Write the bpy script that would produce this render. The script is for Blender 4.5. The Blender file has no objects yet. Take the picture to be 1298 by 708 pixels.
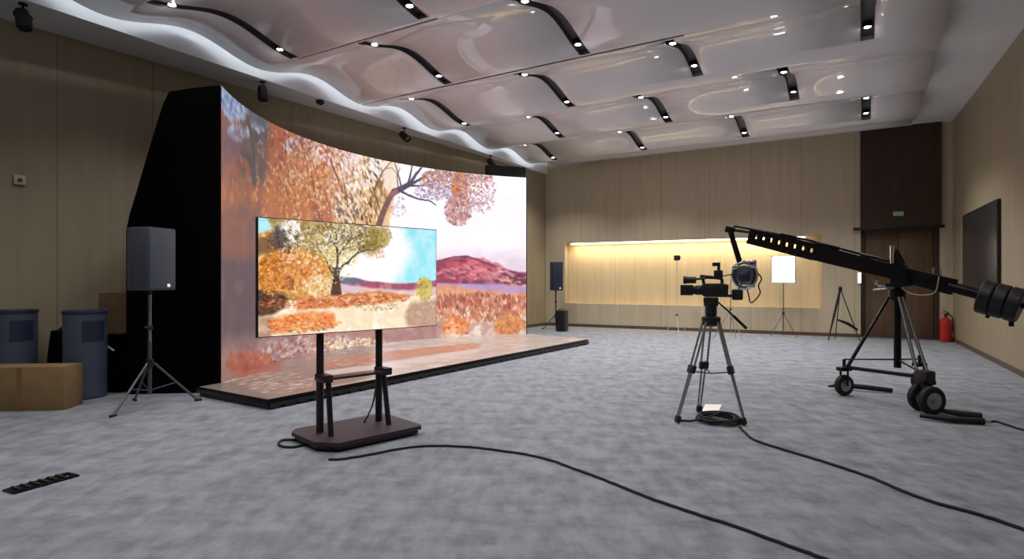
import bpy, bmesh, math, random
import numpy as np
from mathutils import Vector, Matrix

SC = bpy.context.scene
COL = SC.collection
F, H0 = 740.0, 1.5            # focal length in pixels of the 1298x708 frame, eye height
CX, CY = 649.0, 354.0
random.seed(7)

# ------------------------------------------------------------------ helpers
def P(u, v, z=0.0):
    """point of the horizontal plane z seen at (u, v)"""
    Y = (H0 - z) * F / (v - CY)
    return Vector(((u - CX) / F * Y, Y, z))

def R(u, v, Y):
    return Vector(((u - CX) / F * Y, Y, H0 + (CY - v) / F * Y))

CA, SA = math.cos(math.radians(31)), math.sin(math.radians(31))
def AB(a, b, z=0.0):
    """room axes: a along the room, b across it"""
    return Vector((SA * a + CA * b, CA * a - SA * b, z))

def lin(c):
    out = []
    for x in c[:3]:
        x = x / 255.0
        out.append(x / 12.92 if x <= 0.04045 else ((x + 0.055) / 1.055) ** 2.4)
    return (*out, 1.0)

def mat(name, rgb, rough=0.6, metal=0.0, var=0.0, vscale=8.0, bump=0.0, bscale=60.0, emit=None, estr=0.0, stretch=None):
    m = bpy.data.materials.new(name)
    m.use_nodes = True
    nt = m.node_tree
    b = nt.nodes['Principled BSDF']
    b.inputs['Base Color'].default_value = lin(rgb)
    b.inputs['Roughness'].default_value = rough
    b.inputs['Metallic'].default_value = metal
    tc = nt.nodes.new('ShaderNodeTexCoord')
    src = tc.outputs['Object']
    if stretch:
        mp = nt.nodes.new('ShaderNodeMapping')
        mp.inputs['Scale'].default_value = stretch
        nt.links.new(src, mp.inputs['Vector'])
        src = mp.outputs['Vector']
    if var > 0:
        n = nt.nodes.new('ShaderNodeTexNoise')
        n.inputs['Scale'].default_value = vscale
        n.inputs['Detail'].default_value = 4
        nt.links.new(src, n.inputs['Vector'])
        r = nt.nodes.new('ShaderNodeValToRGB')
        c = lin(rgb)
        r.color_ramp.elements[0].position = 0.3
        r.color_ramp.elements[1].position = 0.7
        r.color_ramp.elements[0].color = (*[x * (1 - var) for x in c[:3]], 1)
        r.color_ramp.elements[1].color = (*[min(1, x * (1 + var)) for x in c[:3]], 1)
        nt.links.new(n.outputs['Fac'], r.inputs['Fac'])
        nt.links.new(r.outputs['Color'], b.inputs['Base Color'])
    if bump > 0:
        n2 = nt.nodes.new('ShaderNodeTexNoise')
        n2.inputs['Scale'].default_value = bscale
        nt.links.new(src, n2.inputs['Vector'])
        bp = nt.nodes.new('ShaderNodeBump')
        bp.inputs['Strength'].default_value = bump
        bp.inputs['Distance'].default_value = 0.02
        nt.links.new(n2.outputs['Fac'], bp.inputs['Height'])
        nt.links.new(bp.outputs['Normal'], b.inputs['Normal'])
    if emit:
        b.inputs['Emission Color'].default_value = lin(emit)
        b.inputs['Emission Strength'].default_value = estr
    return m

class MB:
    """collects shapes in world coordinates; build() links them as ONE mesh object"""
    def __init__(self):
        self.bm = bmesh.new()
    def box(self, c, size, rot=None, bev=0.0, seg=2):
        t = bmesh.new()
        bmesh.ops.create_cube(t, size=1.0)
        for v in t.verts:
            v.co = Vector((v.co.x * size[0], v.co.y * size[1], v.co.z * size[2]))
        if bev > 0:
            bmesh.ops.bevel(t, geom=t.edges[:], offset=bev, segments=seg, profile=0.5, affect='EDGES')
        M = (rot.to_4x4() if rot is not None else Matrix.Identity(4))
        for v in t.verts:
            v.co = (M @ v.co) + Vector(c)
        self._merge(t)
        return self
    def _merge(self, t):
        me = bpy.data.meshes.new('tmp')
        t.to_mesh(me); t.free()
        self.bm.from_mesh(me)
        bpy.data.meshes.remove(me)
    def tube(self, pts, r, seg=10, closed=False, caps=True):
        pts = [Vector(p) for p in pts]
        n = len(pts)
        rs = r if isinstance(r, (list, tuple)) else [r] * n
        bm = self.bm
        tang = []
        for i in range(n):
            if closed:
                t = pts[(i + 1) % n] - pts[i - 1]
            else:
                t = pts[min(i + 1, n - 1)] - pts[max(i - 1, 0)]
            tang.append(t.normalized())
        up = Vector((0, 0, 1)) if abs(tang[0].z) < 0.9 else Vector((1, 0, 0))
        x = tang[0].cross(up).normalized()
        rings = []
        for i in range(n):
            x = (x - tang[i] * x.dot(tang[i])).normalized()
            y = tang[i].cross(x)
            rings.append([bm.verts.new(pts[i] + (x * math.cos(2 * math.pi * k / seg) + y * math.sin(2 * math.pi * k / seg)) * rs[i]) for k in range(seg)])
        m = n if closed else n - 1
        for i in range(m):
            A, B = rings[i], rings[(i + 1) % n]
            for k in range(seg):
                bm.faces.new((A[k], A[(k + 1) % seg], B[(k + 1) % seg], B[k]))
        if caps and not closed:
            bm.faces.new(rings[0][::-1]); bm.faces.new(rings[-1])
        return self
    def lathe(self, prof, c, axis=(0, 0, 1), seg=24):
        """prof: list of (radius, height) along axis from c"""
        ax = Vector(axis).normalized()
        up = Vector((0, 0, 1)) if abs(ax.z) < 0.9 else Vector((1, 0, 0))
        x = ax.cross(up).normalized(); y = ax.cross(x)
        c = Vector(c); bm = self.bm
        rings = []
        for (r, h) in prof:
            r = max(r, 1e-4)
            rings.append([bm.verts.new(c + ax * h + (x * math.cos(2 * math.pi * k / seg) + y * math.sin(2 * math.pi * k / seg)) * r) for k in range(seg)])
        for A, B in zip(rings, rings[1:]):
            for k in range(seg):
                bm.faces.new((A[k], A[(k + 1) % seg], B[(k + 1) % seg], B[k]))
        bm.faces.new(rings[0][::-1]); bm.faces.new(rings[-1])
        return self
    def prism(self, poly, vec):
        bm = self.bm; vec = Vector(vec)
        a = [bm.verts.new(Vector(p)) for p in poly]
        b = [bm.verts.new(Vector(p) + vec) for p in poly]
        n = len(a)
        bm.faces.new(a[::-1]); bm.faces.new(b)
        for i in range(n):
            bm.faces.new((a[i], a[(i + 1) % n], b[(i + 1) % n], b[i]))
        return self
    def quad(self, *pts):
        self.bm.faces.new([self.bm.verts.new(Vector(p)) for p in pts]); return self
    def build(self, name, m, parent=None, origin=None, smooth=True, recalc=True):
        if recalc:
            bmesh.ops.recalc_face_normals(self.bm, faces=self.bm.faces[:])
        me = bpy.data.meshes.new(name)
        if parent is not None:
            org = Vector(parent['_o'])
        else:
            org = Vector(origin) if origin is not None else Vector((0, 0, 0))
        for v in self.bm.verts:
            v.co -= org
        self.bm.to_mesh(me); self.bm.free()
        me.materials.append(m)
        if smooth:
            me.polygons.foreach_set('use_smooth', [True] * len(me.polygons))
            me.set_sharp_from_angle(angle=math.radians(35))
        o = bpy.data.objects.new(name, me)
        COL.objects.link(o)
        if parent is not None:
            o.parent = parent
        else:
            o.location = org
        o['_o'] = list(org)
        return o

def thing(name, loc, label, cat, group=None):
    o = bpy.data.objects.new(name, None)
    o.empty_display_size = 0.1
    o.location = loc
    o['_o'] = list(loc)
    COL.objects.link(o)
    tag(o, label, cat, group)
    return o

def tag(o, label, cat, group=None):
    o['label'] = label; o['category'] = cat
    if group: o['group'] = group
    return o

def struct(o):
    o['kind'] = 'structure'
    return o

def smooth_path(pts, per=8):
    pts = [Vector(p) for p in pts]
    out = []
    for i in range(len(pts) - 1):
        p0 = pts[max(i - 1, 0)]; p1 = pts[i]; p2 = pts[i + 1]; p3 = pts[min(i + 2, len(pts) - 1)]
        for k in range(per):
            t = k / per
            out.append(0.5 * ((2 * p1) + (p2 - p0) * t + (2 * p0 - 5 * p1 + 4 * p2 - p3) * t * t + (3 * p1 - p0 - 3 * p2 + p3) * t ** 3))
    out.append(pts[-1])
    return out

def frame(xdir, zdir=(0, 0, 1)):
    """3x3 with columns x, y, z from a horizontal x direction"""
    z = Vector(zdir).normalized()
    x = Vector(xdir); x = (x - z * x.dot(z)).normalized()
    y = z.cross(x)
    return Matrix((x, y, z)).transposed()

# ------------------------------------------------------------------ materials
def carpet_mat():
    m = bpy.data.materials.new('grey_carpet'); m.use_nodes = True
    nt = m.node_tree; b = nt.nodes['Principled BSDF']
    b.inputs['Roughness'].default_value = 0.95
    b.inputs['Specular IOR Level'].default_value = 0.15
    tc = nt.nodes.new('ShaderNodeTexCoord')
    def noise(scale, sc, detail, rough=0.55):
        mp = nt.nodes.new('ShaderNodeMapping'); mp.inputs['Scale'].default_value = sc
        mp.inputs['Rotation'].default_value = (0, 0, math.radians(31))
        nt.links.new(tc.outputs['Object'], mp.inputs['Vector'])
        n = nt.nodes.new('ShaderNodeTexNoise'); n.inputs['Scale'].default_value = scale
        n.inputs['Detail'].default_value = detail; n.inputs['Roughness'].default_value = rough
        nt.links.new(mp.outputs['Vector'], n.inputs['Vector']); return n.outputs['Fac']
    def mix(a, bb, f):
        x = nt.nodes.new('ShaderNodeMix'); x.data_type = 'FLOAT'
        x.inputs[0].default_value = f
        nt.links.new(a, x.inputs[2]); nt.links.new(bb, x.inputs[3]); return x.outputs[0]
    n1 = noise(2.2, (1.0, 2.4, 1), 5, 0.65)
    n2 = noise(3.4, (2.2, 1.0, 1), 4, 0.6)
    n3 = noise(120, (1, 1, 1), 2)
    f = mix(mix(n1, n2, 0.5), n3, 0.2)
    r = nt.nodes.new('ShaderNodeValToRGB')
    e = r.color_ramp.elements
    e[0].position = 0.38; e[0].color = lin((110, 114, 121))
    e[1].position = 0.60; e[1].color = lin((150, 154, 162))
    nt.links.new(f, r.inputs['Fac']); nt.links.new(r.outputs['Color'], b.inputs['Base Color'])
    bp = nt.nodes.new('ShaderNodeBump'); bp.inputs['Strength'].default_value = 0.25; bp.inputs['Distance'].default_value = 0.01
    nt.links.new(n3, bp.inputs['Height']); nt.links.new(bp.outputs['Normal'], b.inputs['Normal'])
    return m

def wood_wall_mat(name, rgb, seam=1.25, var=0.07):
    """veneer panels; object x runs along the wall"""
    m = bpy.data.materials.new(name); m.use_nodes = True
    nt = m.node_tree; b = nt.nodes['Principled BSDF']
    b.inputs['Roughness'].default_value = 0.5
    b.inputs['Specular IOR Level'].default_value = 0.3
    tc = nt.nodes.new('ShaderNodeTexCoord')
    mp = nt.nodes.new('ShaderNodeMapping'); mp.inputs['Scale'].default_value = (3.0, 3.0, 0.25)
    nt.links.new(tc.outputs['Object'], mp.inputs['Vector'])
    n = nt.nodes.new('ShaderNodeTexNoise'); n.inputs['Scale'].default_value = 2.5; n.inputs['Detail'].default_value = 6
    nt.links.new(mp.outputs['Vector'], n.inputs['Vector'])
    r = nt.nodes.new('ShaderNodeValToRGB'); c = lin(rgb)
    r.color_ramp.elements[0].position = 0.25; r.color_ramp.elements[1].position = 0.75
    r.color_ramp.elements[0].color = (*[x * (1 - var * 1.6) for x in c[:3]], 1)
    r.color_ramp.elements[1].color = (*[x * (1 + var) for x in c[:3]], 1)
    nt.links.new(n.outputs['Fac'], r.inputs['Fac'])
    sx = nt.nodes.new('ShaderNodeSeparateXYZ'); nt.links.new(tc.outputs['Object'], sx.inputs[0])
    def wrap(out, period):
        d = nt.nodes.new('ShaderNodeMath'); d.operation = 'DIVIDE'; nt.links.new(out, d.inputs[0]); d.inputs[1].default_value = period
        fr = nt.nodes.new('ShaderNodeMath'); fr.operation = 'FRACT'; nt.links.new(d.outputs[0], fr.inputs[0])
        lt = nt.nodes.new('ShaderNodeMath'); lt.operation = 'LESS_THAN'; nt.links.new(fr.outputs[0], lt.inputs[0]); lt.inputs[1].default_value = 0.012 / period
        return lt.outputs[0]
    s1 = wrap(sx.outputs['X'], seam)
    mx = nt.nodes.new('ShaderNodeMix'); mx.data_type = 'RGBA'
    nt.links.new(s1, mx.inputs[0]); nt.links.new(r.outputs['Color'], mx.inputs[6])
    mx.inputs[7].default_value = (*[x * 0.55 for x in c[:3]], 1)
    nt.links.new(mx.outputs[2], b.inputs['Base Color'])
    return m

def screen_mat(name, strength, gloss=0.35):
    m = bpy.data.materials.new(name); m.use_nodes = True
    nt = m.node_tree; b = nt.nodes['Principled BSDF']
    b.inputs['Base Color'].default_value = (0.01, 0.01, 0.01, 1)
    b.inputs['Roughness'].default_value = gloss
    a = nt.nodes.new('ShaderNodeAttribute'); a.attribute_name = 'picture'
    nt.links.new(a.outputs['Color'], b.inputs['Emission Color'])
    b.inputs['Emission Strength'].default_value = strength
    return m

M_CARPET = carpet_mat()
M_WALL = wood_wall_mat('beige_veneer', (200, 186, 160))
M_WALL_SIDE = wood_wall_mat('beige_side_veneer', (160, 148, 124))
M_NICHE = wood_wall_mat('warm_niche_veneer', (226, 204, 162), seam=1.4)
M_CEIL = mat('glossy_ceiling_panel', (234, 232, 238), 0.5, 0.0, var=0.03, vscale=1.2, bump=0.10, bscale=2.2)
_b = M_CEIL.node_tree.nodes['Principled BSDF']
_b.inputs['Specular IOR Level'].default_value = 0.25
_b.inputs['Coat Weight'].default_value = 0.7
_b.inputs['Coat Roughness'].default_value = 0.06
M_CEIL_FLAT = mat('matt_ceiling_paint', (226, 226, 228), 0.8, var=0.02, vscale=2)
M_DARKWOOD = mat('dark_brown_veneer', (62, 46, 36), 0.45, var=0.2, vscale=3, stretch=(3, 3, 0.3))
M_DOOR = mat('brown_door_veneer', (104, 82, 62), 0.25, var=0.2, vscale=3, stretch=(3, 3, 0.3))
M_BLACK = mat('black_plastic', (24, 24, 26), 0.45, var=0.15, vscale=20)
M_BLACKM = mat('black_metal', (22, 21, 23), 0.35, 0.6, var=0.15, vscale=15)
M_CLOTH = mat('black_cloth', (3, 3, 4), 0.95, var=0.2, vscale=12, bump=0.2, bscale=40)
M_CLOTH.node_tree.nodes['Principled BSDF'].inputs['Specular IOR Level'].default_value = 0.05
M_RUBBER = mat('black_rubber', (18, 18, 19), 0.7, var=0.1, vscale=30)
M_GREYCASE = mat('charcoal_speaker_case', (66, 71, 84), 0.55, var=0.12, vscale=40, bump=0.1, bscale=200)
M_GRILLE = mat('speaker_grille', (86, 91, 104), 0.5, 0.2, var=0.25, vscale=220)
M_BLUECASE = mat('blue_black_case', (34, 44, 66), 0.45, var=0.12, vscale=40)
M_STEEL = mat('brushed_steel', (165, 168, 172), 0.28, 0.9, var=0.1, vscale=30)
M_CHROME = mat('chrome', (225, 228, 235), 0.12, 1.0, var=0.03, vscale=10)
M_GREYMET = mat('grey_metal_tube', (98, 100, 104), 0.4, 0.7, var=0.12, vscale=25)
M_SILVER = mat('silver_tripod_tube', (150, 152, 152), 0.35, 0.75, var=0.12, vscale=25)
M_PURPLE = mat('brown_purple_lacquer', (52, 40, 50), 0.6, 0.0, var=0.12, vscale=10)
M_PURPLED = mat('dark_brown_tube', (48, 36, 40), 0.35, 0.4, var=0.12, vscale=14)
M_DRUM = mat('blue_grey_drum', (76, 85, 102), 0.42, var=0.12, vscale=5)
M_DRUMD = mat('dark_blue_patch', (40, 48, 70), 0.5, var=0.1, vscale=5)
M_CARD = mat('cardboard', (138, 112, 76), 0.85, var=0.1, vscale=6)
M_TAPE = mat('brown_tape', (136, 100, 62), 0.45, var=0.05, vscale=9)
M_BOARD = mat('brown_board', (104, 78, 54), 0.7, var=0.15, vscale=5)
M_PAPER = mat('white_paper', (238, 238, 232), 0.8, var=0.02, vscale=20)
M_RED = mat('red_paint', (176, 40, 30), 0.35, var=0.08, vscale=8)
M_LENSGLASS = mat('dark_lens_glass', (12, 14, 22), 0.05, var=0.05, vscale=4)
M_BOARDDARK = mat('dark_display_panel', (44, 42, 44), 0.3, var=0.1, vscale=3)
M_WHITEDOT = mat('white_badge', (235, 238, 245), 0.3, var=0.02, vscale=9, emit=(255, 255, 255), estr=0.6)
M_PALE = mat('pale_plastic', (196, 186, 160), 0.5, var=0.04, vscale=20)
M_LAMP = mat('lamp_lens', (255, 255, 255), 0.3, var=0.01, emit=(255, 250, 245), estr=22.0)
M_STRIP = mat('warm_led_strip', (255, 240, 210), 0.4, var=0.01, emit=(255, 228, 176), estr=8.0)
M_SOFT = mat('cool_lit_diffuser', (250, 250, 255), 0.5, var=0.01, emit=(236, 242, 255), estr=15.0)
M_LITSIGN = mat('lit_wall_plate', (250, 250, 250), 0.4, var=0.01, emit=(250, 250, 255), estr=1.6)
M_EXITG = mat('green_sign_face', (60, 120, 80), 0.4, var=0.05, vscale=20, emit=(150, 190, 160), estr=0.12)
M_SLOT = mat('dark_slot_lining', (84, 81, 86), 0.5, var=0.1, vscale=5)
M_JOINT = mat('joint_shadow_gap', (40, 38, 42), 0.7, var=0.1, vscale=5)
M_SKIRT = mat('brown_skirting', (92, 76, 60), 0.5, var=0.1, vscale=6)

# ------------------------------------------------------------------ room
CEIL_Z = 5.36
def left_b(a): return -9.75 + (a - 3.0) * 0.0599
C_FR = Vector((10.75, 14.23, 0))                        # far right corner
def far_pt(X): return Vector((X, 18.8 - 0.507 * (X - 1.73), 0))
# far left corner: intersection of the left wall and the far wall
a = 16.5
for _ in range(40):
    p = AB(a, left_b(a)); a += (far_pt(p.x).y - p.y) * 0.9
C_FL = AB(a, left_b(a))
RDIR = Vector((-2.9, -5.28, 0)).normalized()
C_BR = C_FR + RDIR * 22.5
C_BL = AB(-5.0, left_b(-5.0))

def wall(name, A, B, H, m, holes=(), depth=0.22, z0=0.0):
    """wall from A to B seen from the left of A->B reversed (room side = -y of its frame); holes (s0,s1,z0,z1)"""
    A = Vector(A); B = Vector(B)
    L = (B - A).length; x = (B - A).normalized(); y = Vector((-x.y, x.x, 0))
    ss = sorted({0, L, *[h[0] for h in holes], *[h[1] for h in holes]})
    zs = sorted({z0, H, *[h[2] for h in holes], *[h[3] for h in holes]})
    bm = bmesh.new()
    cache = {}
    def V(s, d, z):
        k = (round(s, 4), d, round(z, 4))
        if k not in cache: cache[k] = bm.verts.new((s, d, z))
        return cache[k]
    def solid(i, j):
        if i < 0 or j < 0 or i >= len(ss) - 1 or j >= len(zs) - 1: return False
        cs, cz = (ss[i] + ss[i + 1]) / 2, (zs[j] + zs[j + 1]) / 2
        return not any(h[0] < cs < h[1] and h[2] < cz < h[3] for h in holes)
    for i in range(len(ss) - 1):
        for j in range(len(zs) - 1):
            if not solid(i, j): continue
            s0, s1, a0, a1 = ss[i], ss[i + 1], zs[j], zs[j + 1]
            bm.faces.new((V(s0, 0, a0), V(s1, 0, a0), V(s1, 0, a1), V(s0, 0, a1)))
            bm.faces.new((V(s0, depth, a1), V(s1, depth, a1), V(s1, depth, a0), V(s0, depth, a0)))
            if not solid(i - 1, j): bm.faces.new((V(s0, 0, a1), V(s0, depth, a1), V(s0, depth, a0), V(s0, 0, a0)))
            if not solid(i + 1, j): bm.faces.new((V(s1, 0, a0), V(s1, depth, a0), V(s1, depth, a1), V(s1, 0, a1)))
            if not solid(i, j - 1): bm.faces.new((V(s0, 0, a0), V(s0, depth, a0), V(s1, depth, a0), V(s1, 0, a0)))
            if not solid(i, j + 1): bm.faces.new((V(s0, 0, a1), V(s1, 0, a1), V(s1, depth, a1), V(s0, depth, a1)))
    bmesh.ops.recalc_face_normals(bm, faces=bm.faces[:])
    me = bpy.data.meshes.new(name); bm.to_mesh(me); bm.free()
    me.materials.append(m)
    o = bpy.data.objects.new(name, me); COL.objects.link(o)
    o.matrix_world = Matrix((( x.x, y.x, 0, A.x), (x.y, y.y, 0, A.y), (0, 0, 1, 0), (0, 0, 0, 1)))
    return struct(o)

# floor
poly = [C_BL, C_BR, C_FR, C_FL]
ctr = sum(poly, Vector()) / 4
big = [ctr + (p - ctr) * 1.04 for p in poly]
struct(MB().prism([p + Vector((0, 0, -0.12)) for p in big], (0, 0, 0.12)).build('floor', M_CARPET, smooth=False))
struct(MB().prism([p + Vector((0, 0, CEIL_Z)) for p in big], (0, 0, 0.12)).build('ceiling', M_CEIL_FLAT, smooth=False))

XF = (C_FR - C_FL).normalized()
def far_s(u):
    """distance along the far wall (from its left corner) seen in column u"""
    k = (u - CX) / F
    Y = 19.677 / (1 + 0.507 * k)
    return (Vector((k * Y, Y, 0)) - C_FL).dot(XF)
YF = Vector((-XF.y, XF.x, 0))
def FW(s, d, z):
    """point of the far wall: s along, d out of the wall into the room"""
    return C_FL + XF * s - YF * d + Vector((0, 0, z))
LF = (C_FR - C_FL).length
n0, n1 = far_s(716), far_s(1042)
d0, d1 = far_s(1091), far_s(1192)
NZ0, NZ1, DZ = 0.74, 2.68, 2.80
wall('wall_far', C_FL, C_FR, CEIL_Z, M_WALL, holes=[(n0, n1, NZ0, NZ1), (d0, d1, 0.0, DZ)], depth=0.3)
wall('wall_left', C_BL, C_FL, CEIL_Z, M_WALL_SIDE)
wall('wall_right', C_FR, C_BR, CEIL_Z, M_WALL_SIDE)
LBK = (C_BL - C_BR).length
BX = (C_BL - C_BR).normalized(); BY = Vector((-BX.y, BX.x, 0))
ADDED_WINS = [(0.9, 4.1), (4.8, 8.0), (8.7, 11.6)]  # openings of the added, unseen back windows
WZ0, WZ1 = 0.7, 3.9
wall('wall_back', C_BR, C_BL, CEIL_Z, M_WALL_SIDE, holes=[(p_, q_, WZ0, WZ1) for p_, q_ in ADDED_WINS])

# niche back and its parts
o = MB()
o.box(FW((n0 + n1) / 2, -0.27, (NZ0 + NZ1) / 2), (n1 - n0, 0.04, NZ1 - NZ0), rot=frame(XF))
b = o.build('wall_niche', M_NICHE, origin=FW(n0, -0.27, 0), smooth=False); struct(b)
# brown portal above the door, standing proud of the wall
struct(MB().box(FW((d0 + d1) / 2, 0.04, (DZ + CEIL_Z) / 2), (d1 - d0 + 0.02, 0.08, CEIL_Z - DZ), rot=frame(XF)).build('wall_portal', M_DARKWOOD, smooth=False))
struct(MB().box(FW((d0 + d1) / 2 - 0.05, 0.09, DZ + 0.0), (d1 - d0 + 0.25, 0.05, 0.07), rot=frame(XF), bev=0.008).build('trim_1', M_BLACK))
# double door in the recess
dr = struct(thing('door_1', FW((d0 + d1) / 2, -0.24, 0), 'x', 'door'))
del dr['label'], dr['category']
mid = (d0 + d1) / 2; hw = (d1 - d0) / 2
MB().box(FW(d0 + 0.05, -0.2, DZ / 2), (0.1, 0.16, DZ), rot=frame(XF), bev=0.006).box(FW(d1 - 0.05, -0.2, DZ / 2), (0.1, 0.16, DZ), rot=frame(XF), bev=0.006).box(FW(mid, -0.2, DZ - 0.05), (hw * 2 - 0.2, 0.16, 0.1), rot=frame(XF), bev=0.006).build('door_frame', M_DARKWOOD, dr)
for sgn in (-1, 1):
    w = hw - 0.11
    lf = MB().box(FW(mid + sgn * (w / 2 + 0.005), -0.22, (DZ - 0.1) / 2 + 0.01), (w - 0.01, 0.05, DZ - 0.14), rot=frame(XF), bev=0.006).build('door_leaf', M_DOOR, dr)
    MB().tube([FW(mid + sgn * 0.09, -0.13, 0.9), FW(mid + sgn * 0.09, -0.13, 1.5)], 0.014).tube([FW(mid + sgn * 0.09, -0.13, 0.95), FW(mid + sgn * 0.09, -0.2, 0.95)], 0.01).tube([FW(mid + sgn * 0.09, -0.13, 1.45), FW(mid + sgn * 0.09, -0.2, 1.45)], 0.01).build('door_handle', M_STEEL, lf)
MB().box(FW(mid, -0.1, 0.012), (hw * 2 - 0.02, 0.24, 0.02), rot=frame(XF), bev=0.004).build('threshold', M_STEEL, dr)
# skirting of the far and right wall
def skirting(name, pts_pairs):
    o = MB()
    for A, B, nrm in pts_pairs:
        A = Vector(A); B = Vector(B); L = (B - A).length
        o.box((A + B) / 2 + nrm * 0.008 + Vector((0, 0, 0.045)), (L, 0.016, 0.09), rot=frame(B - A))
    struct(o.build(name, M_SKIRT, smooth=False))
skirting('baseboard_far', [(FW(0.02, 0, 0), FW(d0, 0, 0), -YF), (FW(d1, 0, 0), FW(LF - 0.02, 0, 0), -YF)])
NR = Vector((RDIR.y, -RDIR.x, 0))
if NR.dot(Vector((-1, 0, 0))) < 0: NR = -NR
skirting('baseboard_right', [(C_FR, C_BR, NR)])
LW = (C_FL - C_BL).normalized(); NL = Vector((LW.y, -LW.x, 0))
skirting('baseboard_left', [(C_BL, C_FL, NL)])

# ---- wavy glossy ceiling panels, cut by slots and joints
A0, A1, B0, B1 = -4.6, 16.85, -8.62, 1.0
WAVE, ZT, SOF = 0.22, 5.0, 4.94
def cz(a): return ZT + WAVE * (0.5 - 0.5 * math.cos(2 * math.pi * (a - 8.45) / 2.3))
COLS = [-7.7, -6.36, -5.05, -3.7, -2.46, -1.15, 0.06]
HWID = 0.09
SLOTS = [  # column, a0, a1, label
 (0, 3.95, 6.15, 'leftmost slot light of the front row, a long S-curve at the top left'),
 (0, 8.65, 11.0, 'slot light behind the front joint, nearest the left ceiling edge above the LED wall'),
 (0, 13.2, 15.4, 'farthest left slot light, small, near the far end of the ceiling edge'),
 (1, 6.25, 8.38, 'curved slot light ending on the front joint line, second column from the left'),
 (1, 11.0, 13.0, 'slot light ending on the rear joint line, second column from the left'),
 (2, 3.9, 6.1, 'slot light cut by the top of the photo, left of centre, only its end showing'),
 (2, 8.55, 10.8, 'slot light beginning at the front joint line, third column from the left'),
 (2, 13.2, 15.45, 'small slot light just beyond the rear joint line, third column from the left'),
 (3, 6.2, 8.38, 'wide slot light cut by the photo top in the centre, ending on the front joint'),
 (3, 10.75, 12.98, 'slot light ending on the rear joint line, centre column'),
 (4, 8.52, 10.4, 'slot light right of centre with a dark bend, beginning on the front joint line'),
 (4, 13.12, 15.3, 'small slot light beyond the rear joint, right of centre above the far wall'),
 (5, 10.6, 12.75, 'slot light in the bright reflections, just before the rear joint line'),
 (6, 7.6, 10.25, 'straight slot light at the upper right, cut by the top of the photo'),
 (6, 13.12, 15.1, 'straight slot light at far right, above the brown door portal'),
]
JOINTS = [(8.45, 0.03, B0, -2.2), (13.05, 0.022, -6.5, 0.3), (6.2, 0.02, B0 + 0.9, -4.9)]
def uniq(v):
    v = sorted(v); o = [v[0]]
    for x in v[1:]:
        if x - o[-1] > 1e-4: o.append(x)
    return o
alines = list(np.linspace(A0, A1, 250))
for (c, s0, s1, _) in SLOTS: alines += [s0, s1]
for (ja, jw, _, _) in JOINTS: alines += [ja - jw, ja + jw]
alines = uniq(alines)
blines = [B0, B1]
for c in COLS: blines += [c - HWID, c + HWID]
for (_, _, jb0, jb1) in JOINTS: blines += [jb0, jb1]
blines = uniq(blines)
bm = bmesh.new()
gv = [[bm.verts.new(AB(aa, bb, cz(aa))) for bb in blines] for aa in alines]
for i in range(len(alines) - 1):
    am = (alines[i] + alines[i + 1]) / 2
    for j in range(len(blines) - 1):
        bmid = (blines[j] + blines[j + 1]) / 2
        if any(s0 < am < s1 and abs(bmid - COLS[c]) < HWID for (c, s0, s1, _) in SLOTS): continue
        if any(abs(am - ja) < jw and jb0 < bmid < jb1 for (ja, jw, jb0, jb1) in JOINTS): continue
        bm.faces.new((gv[i][j], gv[i][j + 1], gv[i + 1][j + 1], gv[i + 1][j]))
loose = [v for v in bm.verts if not v.link_faces]
bmesh.ops.delete(bm, geom=loose, context='VERTS')
bmesh.ops.recalc_face_normals(bm, faces=bm.faces[:])
me = bpy.data.meshes.new('ceiling_panel'); bm.to_mesh(me); bm.free()
if me.polygons[0].normal.z > 0: me.flip_normals()
me.materials.append(M_CEIL)
me.polygons.foreach_set('use_smooth', [True] * len(me.polygons))
o = bpy.data.objects.new('ceiling_panel', me); COL.objects.link(o); struct(o)
md = o.modifiers.new('thickness', 'SOLIDIFY'); md.thickness = 0.02; md.offset = -1
for i, (ja, jw, jb0, jb1) in enumerate(JOINTS):
    mm = MB().box(AB(ja, (jb0 + jb1) / 2, ZT + 0.06), (jb1 - jb0, jw * 2 + 0.02, 0.05), rot=frame(AB(0, 1)))
    struct(mm.build('trim_%d' % (i + 2), M_JOINT, smooth=False))
# soffit along the left wall with its fascia
sp = [AB(-4.9, left_b(-4.9) + 0.01, SOF), AB(-4.9, -8.84, SOF), AB(17.0, -8.84, SOF), AB(16.95, left_b(16.9) + 0.005, SOF)]
struct(MB().prism(sp, (0, 0, CEIL_Z - SOF)).build('ceiling_soffit', M_CEIL_FLAT, smooth=False))

def add_light(name, kind, loc, energy, color=(1, 1, 1), parent=None, **kw):
    l = bpy.data.lights.new(name, kind); l.energy = energy; l.color = color
    for k, v in kw.items(): setattr(l, k, v)
    o = bpy.data.objects.new(name, l); COL.objects.link(o)
    if parent is not None:
        o.parent = parent; o.location = Vector(loc) - Vector(parent['_o'])
    else:
        o.location = loc
    return o

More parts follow.
